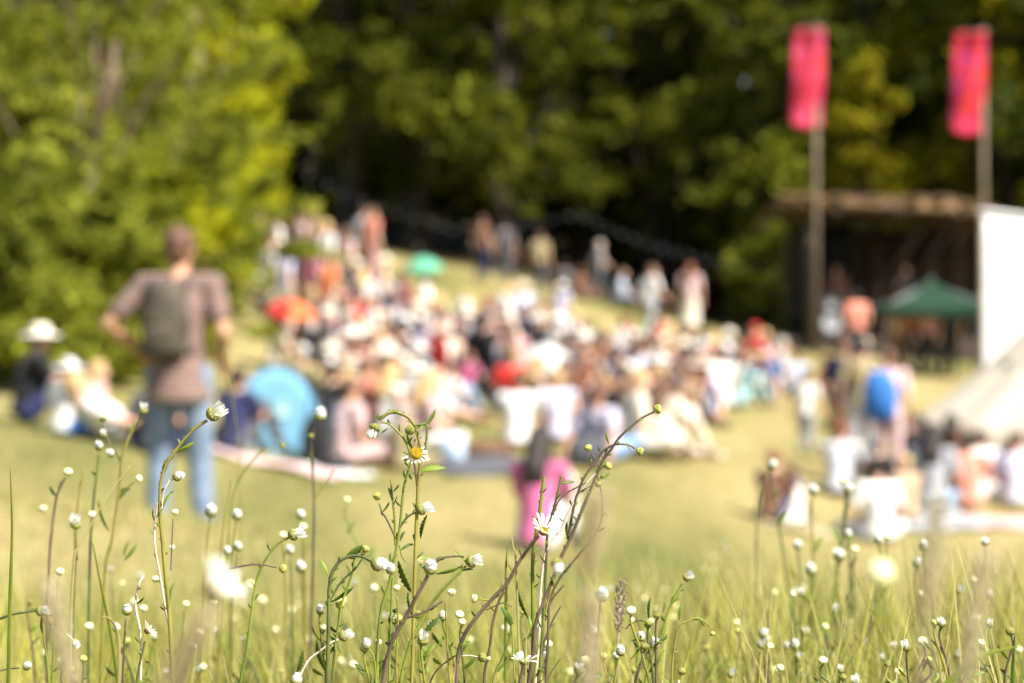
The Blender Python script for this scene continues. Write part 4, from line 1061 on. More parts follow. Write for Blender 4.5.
bag(335, 474, (.4, .25, .2), 'black', 'low black bag beside the broad front-row person', 'holdall')
bag(497, 400, (.5, .3, .32), 'black', 'black bag on the grass under the folding chair row', 'holdall')
bag(1015, 505, (.5, .3, .3), 'navy', 'navy holdall beside the bell tent pole at the right edge', 'holdall', d=30.2)

# filler: the many sitters between the named ones
anch = [('the blue pop-up tent', 276, 430), ('the red parasol', 290, 340), ('the white-shirted onlooker', 325, 290), ('the pale backs', 357, 335), ('the coral onlooker', 372, 260),
        ('the green parasol', 423, 285), ('the red folding chair', 443, 385), ('the black folding chair', 487, 372), ('the white parasol', 545, 372), ('the lilac dress', 561, 325),
        ('the cream-dressed pair', 646, 430), ('the big pale blue shirt', 638, 385), ('the green jumper', 688, 390), ('the red cap', 749, 350), ('the brown satchel', 490, 445), ('the khaki front-row sitter', 402, 450)]
poly = [(296, 360), (262, 305), (290, 292), (340, 300), (392, 312), (460, 345), (500, 345), (560, 360), (640, 375), (720, 385), (775, 398), (740, 412), (690, 425), (640, 438), (560, 440), (515, 420), (480, 405), (440, 430), (380, 440), (310, 425)]
def inside(x, y):
    c = False; n = len(poly)
    for i in range(n):
        (x1, y1), (x2, y2) = poly[i], poly[(i+1) % n]
        if (y1 > y) != (y2 > y) and x < (x2-x1)*(y-y1)/(y2-y1)+x1: c = not c
    return c
taken = [(a[0], a[1]) for a in S_]
rf = random.Random(5)
tops = ['white', 'black', 'white', 'cream', 'navy', 'black', 'dark grey', 'white', 'navy', 'black', 'red', 'denim', 'dark grey', 'blue', 'tan', 'lilac', 'light grey', 'dusty rose', 'black', 'navy', 'khaki', 'pale blue', 'coral', 'brown', 'white', 'tan', 'teal', 'magenta', 'grey', 'yellow']
used = set(LABELS); made = 0; tries = 0
while made < 92 and tries < 4000:
    tries += 1
    x = rf.uniform(262, 775); y = rf.uniform(292, 442)
    if not inside(x, y): continue
    if any(abs(x-a_[1]) < 26 and -5 < y-a_[2] < 62 for a_ in anch if 'parasol' in a_[0] or 'chair' in a_[0]): continue
    if any(abs(x-a) < 13 and abs(y-b) < 9 for a, b in taken): continue
    top = rf.choice(tops); hair = rf.choice(['brown', 'dark', 'blonde', 'auburn', 'grey', 'brown']); style = rf.choice(['short', 'long', 'short', 'bun'])
    hat = rf.choice([None, None, None, None, ('sunhat', 'cream'), ('cap', 'white'), ('cap', 'navy'), ('sunhat', 'white')])
    if y > 405 and x > 500 and top in ('white', 'cream', 'yellow'): top = 'dark grey'
    nm, ax, ay = min(anch, key=lambda a: (a[1]-x)**2+((a[2]-(y-20))*1.4)**2)
    dx, dy = x-ax, (y-22)-ay
    rel = ('right of' if dx > 0 else 'left of') if abs(dx) > abs(dy)*1.1 else ('just below' if dy > 0 else 'just above')
    hd_ = f"{hat[1]} {'cap' if hat[0]=='cap' else 'sun hat'}" if hat else (f"long {hair} hair" if style == 'long' else f"{hair} bun" if style == 'bun' else f"short {hair} hair")
    lab = f"seated person in {top} top, {hd_}, {rel} {nm}"
    if lab in used: continue
    used.add(lab); taken.append((x, y)); made += 1
    person(x, y, rf.choice(['cross', 'knees', 'cross', 'lean', 'knees']), rf.uniform(-95, 10), top, rf.choice(['denim', 'black', 'black', 'brown', 'navy', 'dark grey', 'grey']), hair, lab,
           skin=rf.choice(['fair', 'fair', 'tan']), hat=hat, style=style, scale=rf.uniform(.92, 1.1), botk=rf.choice(['shorts', 'trousers']), topk=rf.choice(['shirt', 'vest', 'shirt']))
for l, v_ in LABELS.items():
    if len(v_) > 1: print('DUPLABEL', l, v_)
# ------------------------------------------------------------------ foreground: mayweed plants and long grass
STEM = mat('stem_green', (.20, .24, .028), (.11, .14, .022), scale=40, rough=.55, transl=.15)
STEMD = mat('stem_dark', (.105, .125, .028), (.050, .050, .025), scale=40, rough=.55)
STEMB = mat('stem_brown', (.115, .080, .050), (.050, .036, .026), scale=60, rough=.6)
STEMO = mat('stem_ochre', (.24, .21, .04), (.15, .14, .03), scale=40, rough=.55, transl=.1)
STEMP = mat('stem_dry', (.56, .47, .37), (.36, .28, .22), scale=60, rough=.7)
SM = {'g': STEM, 'd': STEMD, 'b': STEMB, 'o': STEMO, 'p': STEMP}
LEAFG = mat('mayweed_leaf', (.095, .150, .018), (.045, .080, .012), scale=120, rough=.5, transl=.35, tcol=(.20, .27, .02))
LEAFB = mat('mayweed_leaf_bright', (.20, .27, .025), (.13, .19, .02), scale=120, rough=.5, transl=.4, tcol=(.30, .38, .03))
PETAL = mat('petal_white', (.80, .79, .73), (.70, .68, .60), scale=300, rough=.7, transl=.4, tcol=(.8, .8, .72))
CALYX = mat('calyx', (.26, .29, .055), (.15, .12, .03), scale=700, rough=.6, bump=.5, bscale=1500)
CALYXB = mat('calyx_brown', (.24, .17, .07), (.12, .07, .03), scale=700, rough=.6, bump=.5, bscale=1500)
BUDM = mat('bud_yellow', (.46, .45, .11), (.30, .31, .07), scale=500, rough=.6, bump=.5, bscale=1200)
BUDC = mat('bud_cream', (.76, .72, .44), (.60, .58, .26), scale=400, rough=.65, bump=.3, bscale=1200)
DISC = mat('disc_yellow', (.85, .60, .012), (.75, .45, .008), scale=1500, rough=.7, bump=1.0, bscale=2500)

def orient(dirv):
    return Vector(dirv).normalized().to_track_quat('Z', 'Y').to_matrix()
def petal(mb, base, out, up, L, w, curl=.15, n=5):
    out = out.normalized(); side = out.cross(up).normalized()
    ll, rr, mm_ = [], [], []
    for i in range(n+1):
        t = i/n; ww = w*(.35+1.5*t*(1-t*.35))*(1-t**5*.55)*.72
        c = base+out*L*t+up*(L*curl*math.sin(t*2.2))
        dent = -L*.04 if i == n else 0
        ll.append(mb.bm.verts.new(c-side*ww+up*w*.10)); rr.append(mb.bm.verts.new(c+side*ww+up*w*.10)); mm_.append(mb.bm.verts.new(c+out*dent))
    for i in range(n):
        mb.bm.faces.new((ll[i], mm_[i], mm_[i+1], ll[i+1])); mb.bm.faces.new((mm_[i], rr[i], rr[i+1], mm_[i+1]))
def head(parent, pos, kind, size, dirv, rs=None):
    """flower head of a mayweed: size = width of the cup in metres"""
    rs = rs or random
    R = orient(dirv); up = R.col[2]; pos = Vector(pos); r = size/2*rs.uniform(.92, 1.08)
    if kind == 'closed' and size < 12*1.6/F and rs.random() < .34: kind = 'tuft'; r *= .85
    if kind in ('bud', 'cream', 'green'):
        el = rs.uniform(.78, 1.15); fl_ = rs.uniform(.75, 1.0)
        m = MB(); m.lathe([(.0, -r*.95*el), (r*.45, -r*.85*el), (r*.86, -r*.45*el), (r, 0), (r*.93, r*.38*fl_), (r*.66, r*.72*fl_), (r*.3, r*.82*fl_), (0, r*.78*fl_)], pos, 16, R)
        o = m.build('flower_bud', {'bud': BUDM, 'cream': BUDC, 'green': CALYX}[kind], parent)
        m = MB()
        for k in range(13):
            a = k*2.399; q = R@Vector((math.cos(a), math.sin(a), 0))
            petal(m, pos-up*r*.8+q*r*.5, (up*.95+q*.25), q, r*1.15, r*.26, .22, 3)
        m.build('bract', CALYX if kind != 'green' else LEAFB, o)
        return
    m = MB(); m.lathe([(.0, -r*.85), (r*.4, -r*.80), (r*.80, -r*.50), (r*.98, -r*.05), (r*.95, r*.22), (r*.7, r*.30), (0, r*.34)], pos, 20, R)
    o = m.build('flower_head', CALYXB if kind == 'open' else CALYX, parent)
    m = MB()
    for k in range(22):
        a = k*2.399; q = R@Vector((math.cos(a), math.sin(a), 0)); lv = .1+.5*(k/22)
        petal(m, pos-up*r*(.85-lv)+q*r*(.5+.35*lv), (up*.95+q*.35), q, r*.62, r*.17, .12, 3)
    m.build('bract', CALYX if k % 2 else CALYXB, o)
    m = MB()
    if kind == 'tuft':
        for k in range(20):
            a = k*2.399; q = R@Vector((math.cos(a), math.sin(a), 0)); f = (k/20)**.5
            petal(m, pos+q*r*.62*f+up*r*.15, (up+q*rs.uniform(-.05, .28)*f), q, r*rs.uniform(1.35, 1.75), r*.24, .12)
        m.build('petals', PETAL, o)
    elif kind == 'closed':
        m.lathe([(r*.8, r*.1), (r*.86, r*.45), (r*.80, r*.8), (r*.55, r*1.05), (r*.2, r*1.15), (0, r*1.1)], pos, 12, R)
        for k in range(22):
            a = k*2.399; q = R@Vector((math.cos(a), math.sin(a), 0)); f = rs.uniform(.75, 1)
            petal(m, pos+q*r*.92*f+up*r*.05, (up+q*.10), q, r*rs.uniform(1.0, 1.5), r*.27, -.30*f)
        m.build('petals', PETAL, o)
    elif kind == 'open':
        n = 13
        for k in range(n):
            a = 2*math.pi*k/n+rs.uniform(-.1, .1); q = R@Vector((math.cos(a), math.sin(a), 0))
            petal(m, pos+q*r*.75+up*r*.15, (q*rs.uniform(.75, 1.0)+up*rs.uniform(.35, .75)), up, r*rs.uniform(2.3, 2.8), r*.40, .12)
        m.build('petals', PETAL, o)
        m = MB(); m.lathe([(r*.9, r*.1), (r*.85, r*.35), (r*.6, r*.55), (r*.3, r*.62), (0, r*.60)], pos, 18, R); m.build('disc', DISC, o)
    elif kind == 'disc':
        m2 = MB(); m2.lathe([(r*1.0, r*.05), (r*1.0, r*.35), (r*.75, r*.62), (r*.4, r*.75), (0, r*.74)], pos, 22, R)
        for k in range(70):
            f = math.sqrt(k/70)*.97; a = k*2.399; q = R@Vector((math.cos(a)*f*r, math.sin(a)*f*r, r*(.76-.42*f*f)))
            m2.ell(pos+q, r*.085, sub=1)
        m2.build('disc', DISC, o)
        for k in range(16):
            a = 2*math.pi*k/16+rs.uniform(-.1, .1)
            if (R@Vector((math.cos(a), math.sin(a), 0))).dot(Vector((-.6, 0, .8))) > .35: continue
            q = R@Vector((math.cos(a), math.sin(a), 0))
            petal(m, pos+q*r*.9+up*r*.1, (q*.9-up*rs.uniform(-.2, .5)), up, r*rs.uniform(.7, 1.5), r*.2, -.05)
        m.build('petals', PETAL, o)
    elif kind == 'droop':
        for k in range(9):
            a = 2*math.pi*k/9+rs.uniform(-.2, .2); q = R@Vector((math.cos(a), math.sin(a), 0))
            petal(m, pos+q*r*.8, (q+up*rs.uniform(-.1, .6)), up, r*rs.uniform(1.2, 2.2), r*.4, .2)
        m.build('petals', PETAL, o)

def catmull(pts, n=6):
    P_ = [pts[0]]+list(pts)+[pts[-1]]; out = []
    for i in range(1, len(P_)-2):
        p0, p1, p2, p3 = P_[i-1], P_[i], P_[i+1], P_[i+2]
        for k in range(n):
            t = k/n
            out.append(tuple(.5*((2*b)+(-a+c)*t+(2*a-5*b+4*c-d)*t*t+(-a+3*b-3*c+d)*t**3) for a, b, c, d in zip(p0, p1, p2, p3)))
    out.append(tuple(pts[-1])); return out

def leaf(parent, a, b, w, matl, toothed=True, bend=.1):
    a = Vector(a); b = Vector(b); d = b-a; L = d.length; f = d.normalized()
    s = f.cross(Vector((0, 1, 0))); s = s.normalized() if s.length > .1 else Vector((1, 0, 0))
    s = (s*.85+Vector((0, .5, 0))*random.choice((-1, 1))).normalized(); nrm = f.cross(s)
    m = MB(); n = 14; prev = None
    for i in range(n+1):
        t = i/n; ww = w*(.25+2.4*t*(1-t)+.25*t)*(1-t**6)
        if toothed and i % 2: ww *= .58
        c = a+d*t+nrm*(L*bend*math.sin(t*math.pi))+Vector((0, 0, -1))*L*bend*t*t
        row = [m.bm.verts.new(c-s*ww+nrm*ww*.35), m.bm.verts.new(c), m.bm.verts.new(c+s*ww+nrm*ww*.35)]
        if prev:
            m.bm.faces.new((prev[0], prev[1], row[1], row[0])); m.bm.faces.new((prev[1], prev[2], row[2], row[1]))
        prev = row
    o = m.build('leaf', matl, parent, solid=.00025)
    return o

def to3(pts, d, dd=0.0):
    n = len(pts); return [P(p[0], p[1], d+dd*(i/(max(1, n-1)))+(p[2] if len(p) > 2 else 0)) for i, p in enumerate(pts)]
def stem(parent, pts, d, w0, w1, col='g', dd=0.0, ground=False, twig=True):
    """pts go from the bottom up; w = widths in pixels at the stem's distance"""
    q = to3(catmull(pts), d, dd)
    if ground:
        a, b = q[0], q[1]; dr = (a-b).normalized()
        gp_ = Vector((a.x+dr.x*.12, a.y+.03, 0)); gp_.z = G(gp_.x, gp_.y)-.01
        q = [gp_, gp_.lerp(a, .35)+dr*.0, gp_.lerp(a, .7)]+q
    px = d/F
    n = len(q); rad = [max(.00025, (w0+(w1-w0)*i/(n-1))*px/2*(1+.07*math.sin(i*2.1))) for i in range(n)]
    m = MB(); m.path(q, rad, seg=8)
    so = None
    if twig:
        for i in range(3, n-2, 5):      # nodes with a tiny scale leaf
            k = (q[i+1]-q[i]).normalized(); s = Vector((random.uniform(-1, 1), random.uniform(-.6, .6), .9)).normalized()
            m.bar(q[i], q[i]+s*rad[i]*3.2, rad[i]*.6, rad[i]*.08, 5)
    so = m.build('stem', SM[col], parent)
    if twig and d < 1.75 and w0 > 2.3:
        for i in range(4 if not ground else 6, n-4, 6):
            k = (q[i+1]-q[i]).normalized(); sd = random.choice((-1, 1))
            v_ = (k*random.uniform(.5, 1.0)+Vector((sd*random.uniform(.35, .8), random.uniform(-.5, .5), 0))).normalized()
            leaf(parent, q[i], q[i]+v_*random.uniform(5, 13)*px, random.uniform(.8, 1.7)*px, random.choice((LEAFG, LEAFB)), True, random.uniform(.0, .2))
    return so
def plant(label, px, d, group='mayweed plants in the near grass', name='daisy_plant', cat='daisy plant'):
    b = on(px, d)
    return thing(name, label, cat, (0, 0, 0), 0, group), d
def H_(pl, x, y, kind, size, dirv, dd=0.0):
    t, d = pl; head(t, P(x, y, d+dd), kind, size*(d+dd)/F, dirv)
def L_(pl, x0, y0, x1, y1, w, bright=False, toothed=True, dd=0.0, bend=.1):
    t, d = pl; leaf(t, P(x0, y0, d+dd), P(x1, y1, d+dd+.004), w*d/F*.95, LEAFB if bright else LEAFG, toothed, bend)
def S(pl, pts, w0=3, w1=2.2, col='g', ground=False, dd=0.0):
    t, d = pl; return stem(t, pts, d, w0, w1, col, dd, ground)

# 1: the tall plant in the middle
p1 = plant('tall sharp daisy plant with a yellow-centred flower and an arching tip, left of centre', 415, 1.55)
S(p1, [(411, 700), (412.5, 660), (413.5, 620), (414.5, 584), (416, 534), (418, 490), (420, 466), (421, 450), (420, 444), (416, 429), (410, 419), (402.5, 414.3), (395, 412.4), (388, 413.4), (383, 417), (380, 421)], 3.8, 3.2, 'o', True)
S(p1, [(376, 700), (377, 683), (378, 641), (381.5, 608), (389.5, 583), (393, 563), (396, 551), (400, 525), (403.5, 490), (408, 472), (410.5, 463), (409, 450), (404, 439), (396, 430), (388, 423.5), (381, 422.5)], 3.4, 1.8, 'g', True)
S(p1, [(417, 486), (415.5, 470), (413.5, 460), (414, 452)], 2.4, 1.8, 'b')
H_(p1, 374.5, 428, 'tuft', 13, (-.45, -.3, -1))
L_(p1, 380, 421, 378, 413, 2.2, True); L_(p1, 383, 419, 387, 411, 1.8, True)
L_(p1, 388, 428, 381, 432, 1.2, True)
H_(p1, 416.5, 453.5, 'disc', 12.5, (-.05, -1, .45), -.012)
t_ = head(p1[0], P(425, 456, 1.553), 'droop', 5*1.55/F, (1, -.3, .05))
H_(p1, 410, 430, 'green', 10, (-.5, -.2, .6), -.006)
S(p1, [(425.3, 453), (426.5, 440), (427, 426.5), (424.5, 424), (420, 425.5), (414.5, 429)], 2.6, 2.0, 'g')
L_(p1, 427, 425, 435.5, 408.5, 2.4, toothed=False, bend=.03)
L_(p1, 423, 425, 420.8, 419.8, 1, True)
L_(p1, 420, 471.5, 446.5, 466.5, 4.6, True, bend=.06)
L_(p1, 407, 433, 413, 448, 2.6, True); L_(p1, 408.5, 465, 401.8, 456, 2, True); L_(p1, 414, 444, 416, 438, 1, True)
L_(p1, 412, 480, 409.5, 473, 2, True)
S(p1, [(395.5, 545), (395, 534), (394.7, 519), (392.5, 500), (391.5, 488), (390.6, 479)], 2.6, 1.6, 'g', dd=.004)
L_(p1, 392, 500, 388, 486, 2.4); L_(p1, 393, 492, 399, 483, 1.6, True)
S(p1, [(395.5, 538), (391, 528), (386, 518), (382, 512), (379, 503)], 2.2, 1.6, 'd')
H_(p1, 377.3, 495.8, 'bud', 9, (-.1, -.2, 1))
L_(p1, 382, 513, 389.5, 500, 1.6); L_(p1, 382.5, 516, 382, 509, 1.6)
S(p1, [(399.5, 528), (403, 522.5), (408, 516.5), (413, 513.6), (417, 512.8)], 2.4, 2.0, 'd')
H_(p1, 421.5, 509, 'tuft', 12.5, (1, -.3, .35))
L_(p1, 427, 515, 420.5, 537, 3.0); L_(p1, 401, 550, 414, 542.5, 2.4); L_(p1, 400, 541, 405.5, 530, 2.0); L_(p1, 414, 540, 413, 533, 1.5)
L_(p1, 398.5, 561, 412, 590, 5.0); L_(p1, 391, 563, 390.6, 552, 1.4); L_(p1, 389, 623, 398, 606, 4.2); L_(p1, 388, 645, 388.5, 624, 2.0)
L_(p1, 413, 618, 408, 588, 2.0); 
S(p1, [(389, 700), (389.5, 660), (391, 620), (392, 590), (393, 577)], 3, 2.2, 'g', True)
S(p1, [(399.5, 545), (402, 556), (406, 562)], 1.8, 1.4, 'g')
H_(p1, 390.6, 570, 'closed', 9.5, (.15, -.5, .7), -.01)
S(p1, [(397, 700), (396.5, 655), (398, 620), (397, 597)], 2.0, 1.6, 'o', True); H_(p1, 396.5, 588, 'cream', 7, (0, -.2, 1), .12)

# 2: the arching plant
p2 = plant('daisy plant with a stem arching over to a white bud, left of the tall plant', 328, 1.54)
S(p2, [(327, 700), (327.3, 683), (328.5, 627), (329, 592), (331.5, 575), (336, 566), (342, 559.5), (352, 556), (362.5, 556.6), (370.5, 561), (374, 563.5)], 4.4, 2.6, 'd', True)
H_(p2, 377.3, 564, 'closed', 14.5, (1, -.35, .1))
L_(p2, 347, 556, 362.5, 544, 4.6, toothed=False, bend=.05)
S(p2, [(330, 602), (336, 590), (342, 581), (348.5, 574.5), (355, 569), (361.7, 559.5)], 2.4, 1.6, 'd')
S(p2, [(335.4, 650), (335.6, 641), (339, 622), (342, 603), (348, 586), (353, 570), (354.5, 557)], 2.6, 1.8, 'g')
H_(p2, 365.5, 549, 'bud', 8, (.6, 0, 1)); H_(p2, 363, 553, 'green', 5, (-.3, 0, 1)); L_(p2, 354, 570, 358, 566, 1.6, True); L_(p2, 353, 568, 352.6, 561, 1.2, True)
L_(p2, 331, 602, 354, 586, 2.6, toothed=False, bend=.04); L_(p2, 329, 578, 319, 556, 2.4, True); L_(p2, 346, 590, 352, 586, 1.5, True)
L_(p2, 327, 673, 317, 634, 3.2, toothed=False); L_(p2, 326.5, 668, 321, 656, 1.8, True)
H_(p2, 343.5, 636, 'tuft', 12.5, (1, -.2, .35), -.03)
S(p2, [(292, 700), (300, 676), (309, 660), (319, 652), (330, 643.5), (338, 639.5)], 2.6, 2.0, 'p', True, dd=0)
H_(p2, 366, 645, 'closed', 9.5, (.25, -.5, .9), -.02)
S(p2, [(376, 700), (375.5, 672), (373.5, 657), (369, 649)], 2.4, 1.8, 'g', True)
H_(p2, 296, 681, 'closed', 13, (.4, -.2, 1), -.12); L_(p2, 303, 650, 296, 672, 3.0, dd=-.05)

# 3: leaning tuft at the left of it
p3 = plant('single leaning daisy stem with a half-open white tuft, above the low white bud', 262, 1.56)
S(p3, [(240, 700), (241, 677), (245.4, 655), (250.7, 620.5), (253.4, 599), (257.4, 577.6), (265.4, 560), (277.5, 544), (289.5, 537.5)], 2.8, 2.2, 'g', True)
H_(p3, 293.5, 534.5, 'tuft', 14, (1, -.25, .32))
L_(p3, 255, 600, 259, 593, 1.5); L_(p3, 248, 637, 252, 631, 1.2, True)
S(p3, [(228, 569), (240, 566.5), (252, 564.5), (263, 564.8), (277, 567.5)], 2.0, 1.8, 'b')
H_(p3, 283, 568.5, 'bud', 9.5, (.8, -.2, -.1))

# 4: brown-stemmed plant with the open daisy
p4 = plant('dark-stemmed plant carrying the one open white daisy in front of the pink top', 543, 1.54)
S(p4, [(456, 700), (456.2, 683), (458, 656), (462, 641), (469, 627), (484, 608), (497, 594), (506, 585), (511, 577), (516.6, 566), (527, 550), (533, 542), (538.6, 536)], 4.2, 3.4, 'b', True)
H_(p4, 543.5, 531, 'open', 10.5, (.35, -.55, .8))
S(p4, [(484, 700), (485, 671), (490, 646), (492.7, 624), (498.6, 602), (505, 590)], 3.0, 2.6, 'b', True)
S(p4, [(486, 610), (495, 606), (503, 603), (512, 607)], 1.6, 1.2, 'd')
L_(p4, 501, 607, 512, 626, 3.6, toothed=False); S(p4, [(512, 624), (509, 640), (502, 658), (494, 676), (492, 700)], 2.0, 1.6, 'g', True)
L_(p4, 497, 672, 504, 659, 2.2)
H_(p4, 482.5, 657.5, 'green', 11, (.5, -.2, .5), -.01); H_(p4, 489, 658.5, 'cream', 5, (1, 0, .2)); S(p4, [(462, 656), (470, 655.5), (478, 657)], 1.2, 1, 'p')
H_(p4, 474, 598.5, 'cream', 9, (-.9, -.2, .2), .02); S(p4, [(492, 600), (485, 600), (478, 599)], 1.6, 1.3, 'g'); H_(p4, 459.5, 614.5, 'cream', 9, (.3, -.6, .8), .02)
S(p4, [(517, 700), (520, 683), (522, 672), (524, 666)], 4, 3.4, 'b', True)
H_(p4, 524.5, 661, 'droop', 12, (.05, -.2, 1), -.02)

# 5: the long arching brown stems right of the daisy
p5 = plant('slender brown branching plant arching up to the yellow bud, right of the open daisy', 590, 1.56)
S(p5, [(526, 700), (533.7, 649), (535, 628), (541, 608), (551, 584.5), (560.5, 559), (571, 537), (582.5, 509), (594, 481.5), (598.6, 470), (604, 459), (610, 451), (619, 438), (631, 426.5), (642.5, 417.7), (654, 412)], 4.6, 2.0, 'b', True)
H_(p5, 658, 409, 'bud', 10.5, (1, -.3, .1))
S(p5, [(532, 700), (538, 650), (546, 610), (552, 587)], 2.8, 2.4, 'o', True)
S(p5, [(568.6, 537), (571, 521), (575, 502), (579, 490), (584, 478), (595.6, 461), (604.4, 450), (616, 444.5), (628, 445), (635, 448.5)], 2.8, 1.8, 'b')
H_(p5, 640, 451.3, 'bud', 8.5, (.9, -.2, -.4))
S(p5, [(596, 459.5), (592.5, 455.5), (590, 452)], 1.5, 1.3, 'b'); H_(p5, 588.3, 448, 'bud', 8, (-.3, -.3, .8))
L_(p5, 609, 444, 606.3, 431, 1.8, True); L_(p5, 604, 461, 609, 445, 1.6); H_(p5, 608, 466, 'bud', 8, (.5, -.3, .3)); L_(p5, 600, 470, 605, 459, 3.2, True); L_(p5, 601, 479, 610, 471, 2, True)
H_(p5, 598.5, 484.5, 'green', 7, (.1, -.3, -.9)); L_(p5, 598, 480, 602, 475, 2, True)
S(p5, [(545, 700), (548, 640), (550, 600), (560, 578), (568, 568), (581, 552), (593, 538.6), (600, 524), (602.3, 509), (601, 490), (597.5, 476)], 3, 1.5, 'b', True)
S(p5, [(534, 700), (539, 640), (540, 600), (544, 559), (552, 540), (560, 531), (568, 512), (576.6, 499), (588, 481.5), (598, 472)], 2.8, 1.7, 'p', True)
S(p5, [(553, 515), (559, 500.5), (567, 493), (579.5, 486), (588, 482)], 1.8, 1.3, 'b')
S(p5, [(538, 700), (542, 640), (545, 590), (547, 540), (550, 520), (554, 508), (557.6, 493), (562, 475.5)], 3.2, 2.4, 'd', True)
L_(p5, 561, 483.4, 575, 481.6, 2.0, toothed=False, bend=.02)
L_(p5, 568.5, 540, 567, 519, 2.2); S(p5, [(545, 620), (552, 600), (558, 592), (564, 585)], 2, 1.4, 'b')
S(p5, [(536, 700), (540, 665), (545, 640), (553, 620), (561, 606)], 3.0, 1.6, 'b', True); S(p5, [(541, 700), (550, 675), (561, 658)], 2.4, 1.2, 'd', True)
H_(p5, 557, 563.5, 'closed', 13, (.2, -.4, -.9), -.30); 
L_(p5, 528, 618, 518, 585, 3.2); L_(p5, 532, 640, 528, 612, 2.4, True)

# 6: toothed green shoot behind the daisy and grass blades
p6 = plant('upright bright green shoot without flowers, behind the open daisy', 540, 1.60, 'flowerless shoots in the near grass', 'green_shoot', 'shoot')
S(p6, [(533, 700), (533, 620), (532.7, 562), (536, 534), (540, 509), (543.7, 480), (544.5, 477)], 4.2, 3.0, 'g', True)
for k in range(16):
    y_ = 479+k*6.3; x_ = 544-.115*(y_-479)
    L_(p6, x_, y_+3, x_+(2.6 if k % 2 else -2.6), y_-1.5, 1.2, True, False)

# 7: bent grey-brown stem with a white bud
p7 = plant('grey-brown forked stem with a round white bud, between the middle plant and the daisy', 405, 1.44)
S(p7, [(380, 700), (383, 683), (390, 647.5), (398, 630), (405, 618), (412, 605), (419, 592), (425, 581), (428, 575)], 5, 3.4, 'b', True)
S(p7, [(405, 618), (414, 615.5), (424, 612), (434, 606), (443, 601)], 3, 2.2, 'b')
H_(p7, 430.5, 568.5, 'closed', 14, (.15, -.5, .8))
L_(p7, 427, 572, 419, 563, 2.2, True); L_(p7, 420, 560, 430, 557, 2, True)
# 8
p8 = plant('yellow-green leaning stem with a ragged white tuft, left of the open daisy', 440, 1.55)
S(p8, [(399, 700), (400.5, 683), (406.4, 656), (413.7, 636), (422.5, 620), (434, 600.6), (449, 583), (458, 573.5), (466, 566)], 3.8, 2.4, 'g', True)
H_(p8, 471.5, 561.5, 'tuft', 12.5, (.95, -.35, .25)); L_(p8, 462, 571, 474, 568, 1.6); L_(p8, 456, 575, 463, 562, 1.2, True)
S(p8, [(436, 563), (442, 558), (452, 556.5), (464, 556.3)], 2.2, 1.8, 'b'); L_(p8, 434, 562, 446, 556.5, 2.6, toothed=False)
L_(p8, 436, 574, 462, 563, 2.4, True, False)
L_(p8, 468, 566, 454, 547, 2.0, True)
# 9
p9 = plant('short daisy stem with an upright white tuft and a toothed leaf, below the ragged tuft', 423, 1.56)
S(p9, [(427, 700), (424.7, 683), (422.5, 665), (421, 650), (421.6, 643)], 2.8, 2.4, 'g', True)
H_(p9, 423, 640.5, 'tuft', 12.5, (.15, -.4, 1)); L_(p9, 424, 634, 444, 614, 4.4); L_(p9, 424, 661, 436, 641, 2.6, True, False); L_(p9, 438, 646, 444, 633, 2, True)
S(p9, [(425, 700), (432, 678), (440, 667), (449, 660), (458, 654)], 1.8, 1.4, 'b', True)
S(p9, [(452, 700), (450, 683), (447.5, 650), (446, 620), (445, 602)], 2, 1.6, 'o', True); H_(p9, 451.5, 592, 'cream', 8, (0, -.3, 1), .08)

# 10: right group
p10 = plant('clump of small white buds on branching stems, low right of centre', 650, 1.62)
S(p10, [(634, 700), (636, 680), (641, 664.5), (647, 654), (651, 649)], 3.2, 2.6, 'b', True); H_(p10, 654.5, 644.6, 'closed', 11.5, (.2, -.5, .9))
S(p10, [(643, 700), (648, 670), (655, 650), (662, 632), (668, 612), (674, 597), (682, 584)], 2.8, 1.8, 'g', True); H_(p10, 687, 577.5, 'closed', 11, (.6, -.4, .5))
L_(p10, 668, 613, 672, 590, 2, True); L_(p10, 676, 598, 684, 588, 1.6, True); L_(p10, 663, 612, 664, 600, 1.6)
S(p10, [(637, 668), (638, 655), (640, 645)], 1.8, 1.5, 'g'); H_(p10, 640.5, 637.5, 'closed', 9.5, (.2, -.4, .9)); L_(p10, 638, 652, 633, 640, 1.8); L_(p10, 639, 670, 636, 654, 2.2)
S(p10, [(612, 700), (616, 672), (618.5, 660)], 2.8, 2.2, 'o', True); H_(p10, 620.5, 652, 'closed', 10.5, (.1, -.4, 1))
S(p10, [(626, 629), (632, 622.5), (640, 620.5), (646, 622)], 1.6, 1.4, 'b'); H_(p10, 631.5, 620, 'cream', 6, (-.2, -.3, 1)); H_(p10, 651, 621, 'cream', 7, (0, -.3, 1)); L_(p10, 652, 639, 643, 620, 3, True)
L_(p10, 654, 640, 667, 627, 2, True); L_(p10, 649, 620, 651, 594, 2.2)
S(p10, [(672, 700), (672, 668), (675, 643), (679, 627), (688, 621), (696, 618.5), (704, 621), (710, 628)], 2.4, 1.4, 'o', True); H_(p10, 712.6, 634, 'bud', 6, (.2, -.2, -1))
L_(p10, 679, 620, 683, 602, 2.4, True); H_(p10, 682, 671, 'green', 9, (.2, -.5, .8)); S(p10, [(676, 700), (679, 680)], 2.4, 2, 'p', True)
